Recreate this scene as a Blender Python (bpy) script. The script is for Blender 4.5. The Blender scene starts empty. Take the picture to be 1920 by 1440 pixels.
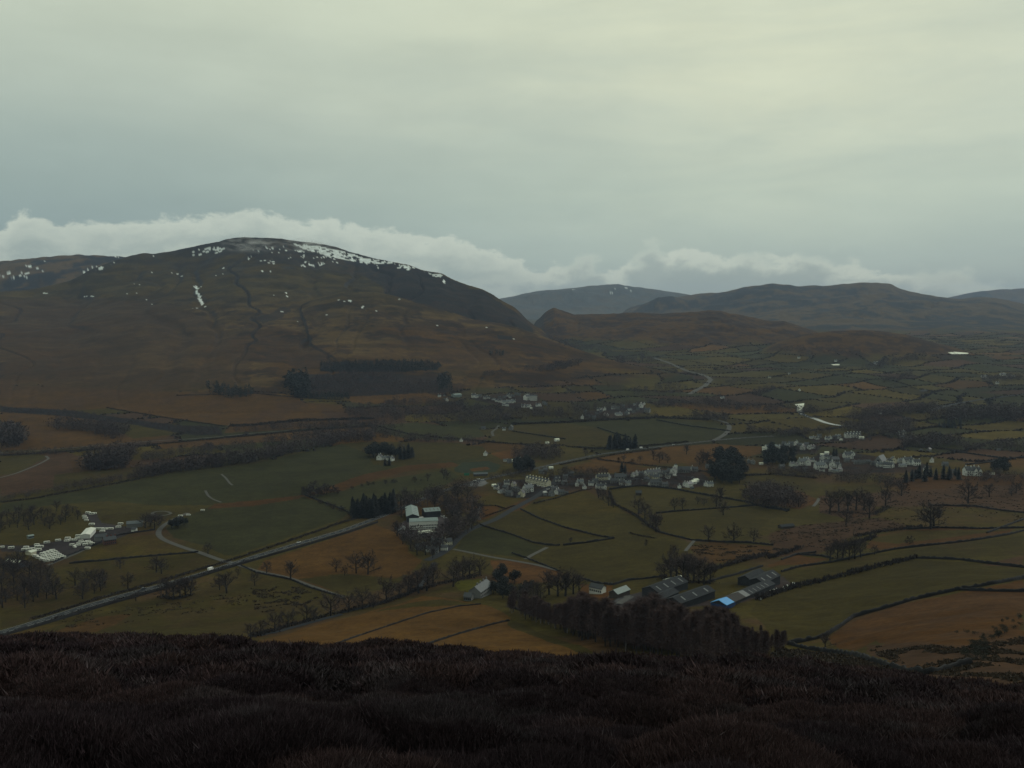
import bpy, math, random
import numpy as np
C = bpy.context.scene.collection
RND = random.Random(7)
NR = np.random.default_rng(11)

# ------------------------------------------------------------------ camera
CAM = np.array([0.0, 0.0, 380.0]); F = 1700.0; PITCH = math.atan(140 / F)
cp, sp = math.cos(PITCH), math.sin(PITCH)
def ray(px, py):
    a = (px - 960) / F; b = -(py - 720) / F
    return np.array([a, cp + b * sp, -sp + b * cp])
def at_depth(px, py, Y):
    d = ray(px, py); return CAM + d * (Y / d[1])
cam_data = bpy.data.cameras.new('camera'); cam = bpy.data.objects.new('camera', cam_data); C.objects.link(cam)
cam.location = CAM; cam.rotation_euler = (math.pi / 2 - PITCH, 0, 0)
cam_data.sensor_width = 36; cam_data.lens = 36 * F / 1920; cam_data.clip_start = 0.2; cam_data.clip_end = 60000
sc = bpy.context.scene; sc.camera = cam

# ------------------------------------------------------------------ noise
def _h(ix, iy, s):
    with np.errstate(over='ignore'):
        h = (ix.astype(np.int64) * 374761393 + iy.astype(np.int64) * 668265263 + s * 1274126177) & 0xffffffff
        h = ((h ^ (h >> 13)) * 1274126177) & 0xffffffff
        h = h ^ (h >> 16)
    return (h & 0xffffff) / float(0xffffff)
def vnoise(x, y, s=0):
    ix = np.floor(x); iy = np.floor(y); fx = x - ix; fy = y - iy
    fx = fx * fx * (3 - 2 * fx); fy = fy * fy * (3 - 2 * fy)
    a = _h(ix, iy, s); b = _h(ix + 1, iy, s); c = _h(ix, iy + 1, s); d = _h(ix + 1, iy + 1, s)
    return (a + (b - a) * fx) * (1 - fy) + (c + (d - c) * fx) * fy
def fbm(x, y, s=0, o=4):
    t = 0; a = .5; n = 0
    for k in range(o):
        t = t + a * vnoise(x, y, s + k * 17); n += a; a *= .5; x = x * 2.03 + 5.1; y = y * 2.03 + 3.7
    return t / n
def ss(a, b, x):
    t = np.clip((x - a) / (b - a), 0, 1); return t * t * (3 - 2 * t)

# ------------------------------------------------------------------ terrain
TF = 0.70
front = np.linspace(-TF, TF, 1400)
side = np.linspace(TF, 2 * math.pi - TF, 90)[1:-1]
TH = np.concatenate([front, side]); NF = len(front)
rs = list(np.geomspace(.4, 60, 330)); r = 60.0
while r < 260: r *= 1.025; rs.append(r)
while r < 16500:
    r += min(0.0009 * r * r / 200, 0.0034 * r) if r < 5400 else 0.0085 * r
    rs.append(r)
RS = np.array(rs)
TT, RR = np.meshgrid(TH, RS)                       # rows r, cols theta
XX = RR * np.sin(TT); YY = RR * np.cos(TT)
Tw = np.where(TT > math.pi, TT - 2 * math.pi, TT)
Tc = np.clip(Tw, -.62, .62)
DEP = RR * np.cos(Tc)
base_cols = {
 -400: [(60,355.5),(100,337),(200,294),(300,260),(400,226),(500,191),(600,163),(700,155),(870,150),(1100,147),(1500,150),(2000,166),(2600,187),(3300,210),(4200,222),(6000,245),(17000,290)],
 0:    [(60,355.0),(100,336),(200,293),(300,259),(400,226),(500,190),(600,163),(700,155),(870,150),(1100,147),(1500,149),(2000,165),(2600,186),(3300,210),(4200,222),(6000,245),(17000,290)],
 480:  [(60,354.5),(100,335),(200,293),(300,257),(400,224),(500,195),(600,170),(700,159),(870,152),(1100,148),(1500,150),(2000,165),(2600,186),(3300,208),(4200,222),(6000,245),(17000,290)],
 960:  [(60,353.0),(100,335),(200,292),(300,255),(350,238),(420,219),(500,200),(620,180),(700,168),(800,158),(1000,152),(1200,150),(1600,153),(2000,163),(2500,177),(3000,195),(3700,226),(4500,238),(6000,250),(17000,290)],
 1440: [(60,352.0),(100,334),(200,294),(300,258),(350,241),(400,229),(500,211),(600,196),(750,178),(1000,160),(1200,153),(1600,153),(2000,162),(2500,175),(3000,194),(3700,226),(4500,238),(6000,250),(17000,290)],
 1920: [(60,351.5),(100,334),(150,313.5),(200,297),(300,270),(400,247),(500,228),(600,212),(750,193),(1000,170),(1200,162),(1600,156),(2000,164),(2500,177),(3000,195),(3700,222),(4500,236),(6000,250),(17000,290)],
 2400: [(60,351.5),(100,335),(150,315),(200,299),(300,275),(400,253),(500,235),(600,220),(750,200),(1000,178),(1200,168),(1600,158),(2000,166),(2500,178),(3000,195),(3700,222),(4500,236),(6000,250),(17000,290)],
}
def near_z(d):
    return 378.3 - (.288 + .00079 * d) * d
keys = sorted(base_cols)
U = np.clip(np.tan(Tc) * F + 960, keys[0], keys[-1])
def colz(k):
    pts = base_cols[k]; lx = np.log([p[0] for p in pts]); z = [p[1] for p in pts]
    x = np.log(np.clip(RS, 2, None)); q = np.linspace(0, 11, 4000); zz = np.interp(q, lx, z)
    for _ in range(2): zz = np.convolve(np.pad(zz, 30, mode='edge'), np.ones(61) / 61, 'valid')
    return q, zz
Zb = np.zeros_like(RR); wsum = np.zeros_like(RR)
LD = np.log(np.clip(DEP, 2, None))
for i, k in enumerate(keys):
    q, zz = colz(k); zk = np.interp(LD, q, zz)
    w = np.zeros_like(U)
    if i > 0: w = np.where((U >= keys[i-1]) & (U <= k), ss(keys[i-1], k, U), w)
    if i < len(keys) - 1: w = np.where((U >= k) & (U < keys[i+1]), 1 - ss(k, keys[i+1], U), w)
    if i == len(keys) - 1: w = np.where(U >= k, 1.0, w)
    Zb += w * zk; wsum += w
Zb /= np.maximum(wsum, 1e-6)
# the slope under the camera; to the right it falls away sooner
tilt = (U - 960) / 960
nz = near_z(DEP) - .020 * DEP * np.clip(tilt, -.8, 1.2) - .045 * DEP * ss(.5, 1.1, tilt) * .5 - .034 * DEP - .011 * DEP * np.exp(-((U - 1080) / 210) ** 2) * ss(20, 45, DEP)
wn = 1 - ss(40, 72, DEP)
Zb = Zb * (1 - wn) + nz * wn
back = ss(.9, 1.9, np.abs(Tw))
Zb = Zb * (1 - back) + np.minimum(378.3 + .24 * RR, 640) * back
heath = (1 - ss(70, 110, RR))
def bushes(x, y, cell, s):
    """rounded heather clumps: height of the nearest clump and its number"""
    ix = np.floor(x / cell); iy = np.floor(y / cell); best = np.zeros_like(x); idn = np.zeros_like(x)
    for a in (-1, 0, 1):
        for b_ in (-1, 0, 1):
            jx = ix + a; jy = iy + b_; h1 = _h(jx, jy, s); h2 = _h(jx, jy, s + 1); h3 = _h(jx, jy, s + 2)
            d2 = ((x - (jx + h1) * cell) ** 2 + (y - (jy + h2) * cell) ** 2) / (cell * (.62 + .45 * h3)) ** 2
            v = np.sqrt(np.clip(1 - d2, 0, 1)) * (.45 + .75 * h3); idn = np.where(v > best, h1 * .7 + h3 * .3, idn); best = np.maximum(best, v)
    return best, idn
nb = int(np.searchsorted(RS, 112)); hb, _i = bushes(XX[:nb] + (fbm(XX[:nb] / .8, YY[:nb] / .8, 6, 2) - .5) * .5, YY[:nb] + (fbm(XX[:nb] / .8, YY[:nb] / .8, 7, 2) - .5) * .5, 1.15, 201)
hb2, _i = bushes(XX[:nb], YY[:nb], .42, 301)
Zb[:nb] += heath[:nb] * ((hb - .55) * .62 + hb2 * .12 + (fbm(XX[:nb] / 4, YY[:nb] / 4, 4, 2) - .5) * .7) * ss(2, 6, RR[:nb])
Zb += ss(150, 600, RR) * (fbm(XX / 160, YY / 160, 5, 3) - .5) * 5
Zb += ss(90, 200, RR) * (1 - ss(500, 800, RR)) * (fbm(XX / 28, YY / 28, 8, 3) - .5) * 3 * (1 - back)

TAB = ([0, .167, .333, .5, .708, .875, .96, 1], [0, .09, .185, .32, .51, .74, .90, 1])
TABR = ([0, .2, .5, .8, 1], [0, .14, .48, .86, 1])
TABS = ([0, .2, .4, .6, .8, .93, 1], [0, .11, .27, .46, .71, .9, 1])
def hill(crest, foot, tab, backs, rnd=120):
    pts = [at_depth(x, y, Y) for x, y, Y in crest]
    az = np.array([math.atan2(p[0], p[1]) for p in pts]); rc = np.array([math.hypot(p[0], p[1]) for p in pts]); zc = np.array([p[2] for p in pts])
    q = np.linspace(az[0], az[-1], 3000); zz = np.interp(q, az, zc); rr = np.interp(q, az, rc)
    kz = 9; kr = 121
    zz = np.convolve(np.pad(zz, kz, mode='edge'), np.ones(2 * kz + 1) / (2 * kz + 1), 'valid')
    rr = np.convolve(np.pad(rr, kr, mode='edge'), np.ones(2 * kr + 1) / (2 * kr + 1), 'valid')
    a = Tw[0]; zcol = np.interp(a, q, zz, left=-999, right=-999)[None, :]; rcol = np.interp(a, q, rr)[None, :]
    fcol = np.interp(a, az, [math.hypot(*at_depth(x, y, foot if not isinstance(foot, dict) else np.interp(x, sorted(foot), [foot[k] for k in sorted(foot)]))[:2]) for x, y, Y in crest])[None, :]
    t = np.clip((RR - fcol) / (rcol - fcol), 0, 1)
    g = np.interp(t, *tab)
    up = zcol - Zb
    z = np.where(up > 0, Zb + up * g, -999)
    d = np.maximum(RR - rcol, 0)
    z = np.where(RR > rcol, zcol - backs * d * d / (d + rnd), z)
    z = np.where(zcol < -900, -999, z)
    return np.where(t <= 0, -999, z), np.broadcast_to(zcol, z.shape)
HILLS = [
 # far left ridge with snow
 (dict(crest=[(-700,520,6200),(-200,498,6200),(0,489,6200),(80,480,6200),(150,475,6200),(220,478,6200),(290,487,6200),(420,540,6200)], foot=4300, tab=TABR, backs=.25)),
 # main fell
 (dict(crest=[(-900,600,3700),(-300,570,3700),(-100,556,3800),(0,549,3900),(60,544,4000),(130,529,4100),(170,508,4200),(215,490,4300),(250,477,4350),(270,472,4380),(285,474,4400),(330,468,4400),(370,461,4400),(400,455,4400),(425,449,4400),(450,446,4400),(500,446,4400),(530,448,4400),(560,452,4400),(620,462,4400),(660,474,4400),(700,484,4350),(730,489,4300),(760,492,4250),(790,503,4200),(830,512,4150),(850,524,4100),(880,535,4050),(905,541,4000),(930,558,3950),(950,570,3900),(965,578,3850),(985,598,3780),(1000,610,3720),(1015,618,3680),(1040,640,3600),(1060,665,3500),(1090,700,3450)], foot=1900, tab=TAB, backs=.35)),
 # rounded shoulder in front of the crags
 (dict(crest=[(400,690,2800),(470,640,3000),(530,590,3250),(580,563,3350),(640,548,3400),(700,549,3400),(740,556,3380),(790,570,3350),(830,582,3300),(880,598,3250),(930,608,3150),(975,618,3100),(1010,630,3050),(1050,644,3000),(1085,656,2950),(1120,668,2850),(1160,680,2750),(1220,692,2650),(1300,706,2600)], foot={400:2000, 800:1900, 1000:1950, 1150:2150, 1300:2400}, tab=TABS, backs=.12, rnd=200)),
 # high blue fell at the valley head
 (dict(crest=[(700,640,11500),(860,580,11500),(930,562,11500),(1000,548,11500),(1050,543,11500),(1100,537,11500),(1160,534,11500),(1220,541,11500),(1290,552,11500),(1400,580,11500),(1500,610,11500)], foot=8600, tab=TABR, backs=.2)),
 # dark hill before it
 (dict(crest=[(1130,605,8200),(1180,588,8200),(1205,570,8200),(1235,556,8200),(1262,556,8200),(1300,566,8200),(1340,578,8200),(1420,610,8200)], foot=6800, tab=TABR, backs=.3)),
 # long fell on the skyline
 (dict(crest=[(1060,660,9300),(1120,615,9100),(1180,578,9000),(1250,560,8900),(1290,553,8800),(1330,549,8700),(1360,547,8600),(1395,539,8500),(1450,533,8400),(1480,535,8400),(1500,538,8400),(1530,536,8400),(1560,536,8400),(1585,533,8400),(1620,530,8400),(1650,531,8400),(1672,533,8400),(1690,541,8300),(1710,547,8200),(1750,554,8100),(1800,560,8000),(1830,560,8000),(1850,559,8000),(1890,564,8000),(1920,572,8000),(2000,590,7800),(2200,605,7600),(2600,610,7600)], foot={1060:5600, 1180:5600, 1500:5000, 1900:4700, 2600:4700}, tab=([0, .2, .5, .72, .9, 1], [0, .13, .36, .6, .87, 1]), backs=.3)),
 # last blue hill at the right edge
 (dict(crest=[(1700,580,14000),(1780,556,14000),(1830,547,14000),(1880,543,14000),(1950,540,14000),(2100,545,14000),(2500,560,14000)], foot=11000, tab=TABR, backs=.2)),
 # craggy low hill in the middle of the vale
 (dict(crest=[(985,640,5200),(1005,603,5000),(1020,590,4900),(1040,580,4850),(1062,587,4800),(1075,593,4750),(1110,592,4700),(1160,590,4650),(1200,587,4600),(1240,589,4550),(1280,586,4500),(1320,585,4450),(1350,584,4400),(1385,590,4400),(1420,596,4400),(1445,600,4350),(1470,599,4300),(1500,608,4250),(1530,619,4200),(1570,634,4150),(1640,655,4100)], foot={985:3900, 1300:3500, 1640:3600}, tab=([0, .15, .4, .7, .9, 1], [0, .14, .46, .78, .95, 1]), backs=.5)),
 # low brown rise before it
 (dict(crest=[(1400,668,3500),(1460,640,3500),(1500,627,3500),(1560,620,3500),(1620,617,3500),(1660,620,3500),(1700,628,3450),(1740,640,3400),(1800,655,3350),(1860,668,3300)], foot={1400:3150, 1600:3050, 1860:2950}, tab=TABR, backs=.3)),
]
ZZ = Zb.copy(); WHICH = np.zeros(RR.shape, np.int8); CREST = np.zeros_like(RR)
def smax(a, b, k):
    h = np.clip(.5 + .5 * (a - b) / k, 0, 1)
    return b + (a - b) * h + k * h * (1 - h)
for i, hd in enumerate(HILLS):
    z, zc_ = hill(**hd)
    CREST = np.where(z > ZZ, zc_, CREST); WHICH = np.where(z > ZZ, i + 1, WHICH)
    m = z > -900
    ZZ = np.where(m, smax(ZZ, z, 7.0), ZZ)
hm = (WHICH > 0)
up = np.clip((ZZ - Zb) / 120, 0, 1)
rough = up * ((fbm(XX / 420, YY / 420, 21, 5) - .5) * 46 + (np.abs(fbm(XX / 130, YY / 130, 25, 4) - .5) - .12) * -26)
below = ss(4, 90, CREST - ZZ); farh = np.isin(WHICH, (1, 4, 5, 6, 7))
gul = np.abs(vnoise(Tw * 46 + (fbm(XX / 500, YY / 500, 27, 3) - .5) * 4, RR / 1800, 29) - .5) * 2
GULLY = np.exp(-(gul / .13) ** 2) * up
rough = rough - GULLY * 20 * below * np.where(WHICH == 2, 1, .5)
rough = rough + farh * below * up * ((fbm(XX / 1500, YY / 1100, 71, 4) - .5) * 190 - (np.abs(fbm(XX / 600, YY / 600, 73, 4) - .5)) * 160 + 10)
rough = rough + (WHICH == 8) * below * up * (np.abs(fbm(XX / 260, YY / 260, 75, 4) - .5) * -150 + 12)
rough = rough + (WHICH == 2) * below * up * ((fbm(XX / 800, YY / 800, 77, 3) - .5) * 60)
ZZ = ZZ + rough * np.where(WHICH == 8, 1.0, np.where(WHICH == 9, .5, np.where(WHICH == 3, .45, np.where(WHICH == 2, .55, .8))))

LOGR = np.log(RS); ridx = np.arange(len(RS))
def Z(x, y):
    """height of the ground at a place"""
    th = math.atan2(x, y); r = math.hypot(x, y)
    if not (-TF <= th <= TF):
        j0 = int(np.argmin(np.abs(((TH - th + math.pi) % (2 * math.pi)) - math.pi))); i = min(int(np.searchsorted(RS, r)), len(RS) - 1)
        return float(ZZ[i, j0])
    u = (th + TF) / (2 * TF) * (NF - 1); j = min(int(u), NF - 2); fu = u - j
    i = min(max(int(np.searchsorted(RS, r)) - 1, 0), len(RS) - 2); fv = min(max((r - RS[i]) / (RS[i+1] - RS[i]), 0), 1)
    return float((ZZ[i, j] * (1 - fu) + ZZ[i, j+1] * fu) * (1 - fv) + (ZZ[i+1, j] * (1 - fu) + ZZ[i+1, j+1] * fu) * fv)
def Zs(x, y):
    th = np.arctan2(x, y); r = np.hypot(x, y)
    u = np.clip((th + TF) / (2 * TF) * (NF - 1), 0, NF - 1.001); j = u.astype(int); fu = u - j
    i = np.clip(np.searchsorted(RS, r) - 1, 0, len(RS) - 2); fv = np.clip((r - RS[i]) / (RS[i+1] - RS[i]), 0, 1)
    return (ZZ[i, j] * (1 - fu) + ZZ[i, j+1] * fu) * (1 - fv) + (ZZ[i+1, j] * (1 - fu) + ZZ[i+1, j+1] * fu) * fv
I0 = int(np.searchsorted(RS, 75))
def P(px, py, start=None, strict=False):
    """the place on the ground that the photograph shows at a pixel"""
    d = ray(px, py); th = math.atan2(d[0], d[1]); hyp = math.hypot(d[0], d[1]); slope = d[2] / hyp
    u = min(max((th + TF) / (2 * TF) * (NF - 1), 0), NF - 1.001); j = int(u); fu = u - j
    i0 = I0 if start is None else start
    zc = ZZ[i0:, j] * (1 - fu) + ZZ[i0:, j+1] * fu
    rz = CAM[2] + slope * RS[i0:]
    w = np.nonzero(zc >= rz)[0]
    if len(w) == 0:
        if strict: return None
        k = int(np.argmin(rz[:900] - zc[:900])); r = RS[i0 + k]
    else:
        k = int(w[0])
        if k == 0: r = RS[i0]
        else:
            a = rz[k-1] - zc[k-1]; b = zc[k] - rz[k]; r = RS[i0+k-1] + (RS[i0+k] - RS[i0+k-1]) * a / max(a + b, 1e-9)
    x = r * math.sin(th); y = r * math.cos(th)
    return np.array([x, y, Z(x, y)])
def PP(pts, n=0):
    out = []
    for a, b in zip(pts[:-1], pts[1:]):
        m = max(1, int(n and math.hypot(b[0]-a[0], b[1]-a[1]) / n))
        for k in range(m): out.append(P(a[0] + (b[0]-a[0]) * k / m, a[1] + (b[1]-a[1]) * k / m))
    out.append(P(*pts[-1])); return np.array(out)

# ------------------------------------------------------------------ ground colours
PAL = dict(G=(.034,.033,.016), O=(.051,.041,.016), B=(.102,.058,.026), D=(.056,.034,.023), M=(.080,.053,.027), W=(.016,.014,.015),
           L=(.074,.056,.020), S=(.62,.66,.68), K=(.028,.027,.029), Y=(.085,.080,.022), H=(.011,.008,.009), Q=(.16,.16,.17), T=(.03,.026,.028), N=(.028,.034,.023), A=(.100,.052,.024))
PAL = {k: np.array(v) for k, v in PAL.items()}
def blend(a, b, w): return a * (1 - w[..., None]) + b * w[..., None]
COL = np.zeros(RR.shape + (3,))
n1 = fbm(XX / 260, YY / 260, 31, 4); n2 = fbm(XX / 70, YY / 70, 33, 4); n3 = fbm(XX / 18, YY / 18, 35, 3)
COL[:] = PAL['O']
# patchwork of fields over the vale: cells of a warped brick pattern
def lattice(x, y):
    wx = x + (fbm(x / 300, y / 300, 41, 2) - .5) * 260; wy = y + (fbm(x / 300, y / 300, 43, 2) - .5) * 260
    ca, sa = math.cos(.5), math.sin(.5)
    fu = (wx * ca + wy * sa) / 150; row = np.floor((-wx * sa + wy * ca) / 115)
    fu = fu + _h(row, row * 0 + 3, 5)
    return np.floor(fu), row
cu, row = lattice(XX, YY)
cell = _h(cu, row, 9); cell2 = _h(cu, row, 12)
fc = np.where(cell[..., None] < .34, PAL['G'], np.where(cell[..., None] < .58, PAL['O'], np.where(cell[..., None] < .78, PAL['L'] * .9, np.where(cell[..., None] < .9, PAL['B'] * .8, PAL['D'])))) * (.72 + .56 * cell2[..., None])
COL = blend(COL, fc, ss(1350, 1500, RR))
rough_n = ss(.5, .62, n2 * .6 + n1 * .4)
COL = blend(COL, COL * 0 + PAL['D'] * 1.1, rough_n * (1 - ss(1300, 1500, RR)) * .8)
COL = blend(COL, COL * 0 + PAL['B'] * .7, ss(.55, .68, n1) * (1 - ss(1300, 1500, RR)) * .7)
# moor on the fells
hgt = ZZ - Zb
moor = blend(PAL['M'] + COL * 0, PAL['B'] * .62 + COL * 0, ss(.44, .62, n1))
moor = blend(moor, PAL['D'] * .55 + COL * 0, ss(.47, .58, n2 * .65 + .35 * n3) * .9)
moor = blend(moor, PAL['O'] * .85 + COL * 0, ss(320, 480, ZZ) * .65)
moor = blend(moor, PAL['K'] * 1.25 + COL * 0, ss(520, 680, ZZ + (n2 - .5) * 300) * .7)
moor = blend(moor, PAL['D'] * .5 + COL * 0, GULLY * .25 * ss(.35, .65, n2))
n4 = fbm(XX / 130, YY / 45, 37, 4); moor = blend(moor, moor * .62, ss(.5, .6, n4) * .8); moor = blend(moor, moor * 1.35, ss(.5, .4, n4) * .6)
wm = ss(8, 26, hgt + (n2 - .5) * 30)
far_m = (WHICH == 4) | (WHICH == 5) | (WHICH == 6) | (WHICH == 7) | (WHICH == 1)
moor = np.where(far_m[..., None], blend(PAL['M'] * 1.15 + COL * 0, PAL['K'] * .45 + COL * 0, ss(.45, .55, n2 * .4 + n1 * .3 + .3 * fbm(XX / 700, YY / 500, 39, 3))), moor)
low = (WHICH == 8) | (WHICH == 9)
moor = np.where((WHICH == 4)[..., None], moor * .4 + np.array([.075, .082, .085]) * (.6 + .8 * n2[..., None]), moor)  # valley head fell: snow dusting, plus distance haze put into the colour
moor = np.where(np.isin(WHICH, (5, 6, 7))[..., None], moor * .75 + np.array([.016, .018, .018]), moor)  # the other far fells: a little grey distance haze mixed into the colour
moor = np.where(low[..., None], blend(PAL['B'] * .72 + COL * 0, PAL['D'] * .55 + COL * 0, ss(.44, .56, n2 * .55 + n3 * .45)), moor)
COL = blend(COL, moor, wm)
# slope-steep rock
gz_r = np.gradient(ZZ, axis=0) / np.maximum(np.gradient(RR, axis=0), 1e-6)
gz_t = np.gradient(ZZ, axis=1) / np.maximum(np.abs(np.gradient(TT, axis=1)) * RR, 1e-6)
steep = np.hypot(gz_r, np.where(np.abs(gz_t) > 5, 0, gz_t))
COL = blend(COL, PAL['K'] * (.7 + .7 * n3[..., None]), ss(.55, .85, steep) * hm * .8)
COL = blend(COL, PAL['H'] * np.ones_like(COL) * (.8 + .5 * n3[..., None]), (1 - ss(85, 150, RR + (n3 - .5) * 60)))

COLDONE = 0
def pip(x, y, poly):
    ins = np.zeros(x.shape, bool); n = len(poly); j = n - 1
    for i in range(n):
        xi, yi = poly[i]; xj, yj = poly[j]
        if yi != yj:
            ins ^= ((yi > y) != (yj > y)) & (x < (xj - xi) * (y - yi) / (yj - yi) + xi)
        j = i
    return ins
JX = (fbm(XX / 25, YY / 25, 51, 2) - .5); JY = (fbm(XX / 25, YY / 25, 53, 2) - .5)
def window(xy, pad=20):
    th = np.arctan2(xy[:, 0], xy[:, 1]); r = np.hypot(xy[:, 0], xy[:, 1])
    j0 = max(int((th.min() - pad / max(r.min(), 50) + TF) / (2 * TF) * (NF - 1)) - 1, 0); j1 = min(int((th.max() + pad / max(r.min(), 50) + TF) / (2 * TF) * (NF - 1)) + 2, NF)
    i0 = max(int(np.searchsorted(RS, r.min() - pad)) - 1, 0); i1 = min(int(np.searchsorted(RS, r.max() + pad)) + 1, len(RS))
    return slice(i0, i1), slice(j0, j1)
PAINTED = np.zeros(RR.shape, bool)
def paint(pts, col, mul=1.0, mix=1.0, jit=4.0, mottle=0.0, other='D'):
    xy = PP(pts + [pts[0]], 40)[:-1, :2]
    s = window(xy)
    x = XX[s] + JX[s] * jit; y = YY[s] + JY[s] * jit
    m = pip(x, y, xy).astype(float) * mix
    if col == 'S': m = m * (fbm(XX[s] / 16, YY[s] / 16, 57, 2) > .36)
    if mix == 1.0 and col != 'S': PAINTED[s] |= m > .5
    c = PAL[col] * mul * (.9 + .2 * n2[s][..., None]) * np.ones(x.shape + (3,))
    if mottle: c = blend(c, PAL[other] + c * 0, ss(.45, .6, n3[s] * .5 + n2[s] * .5) * mottle)
    COL[s] = blend(COL[s], c, m)
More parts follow.
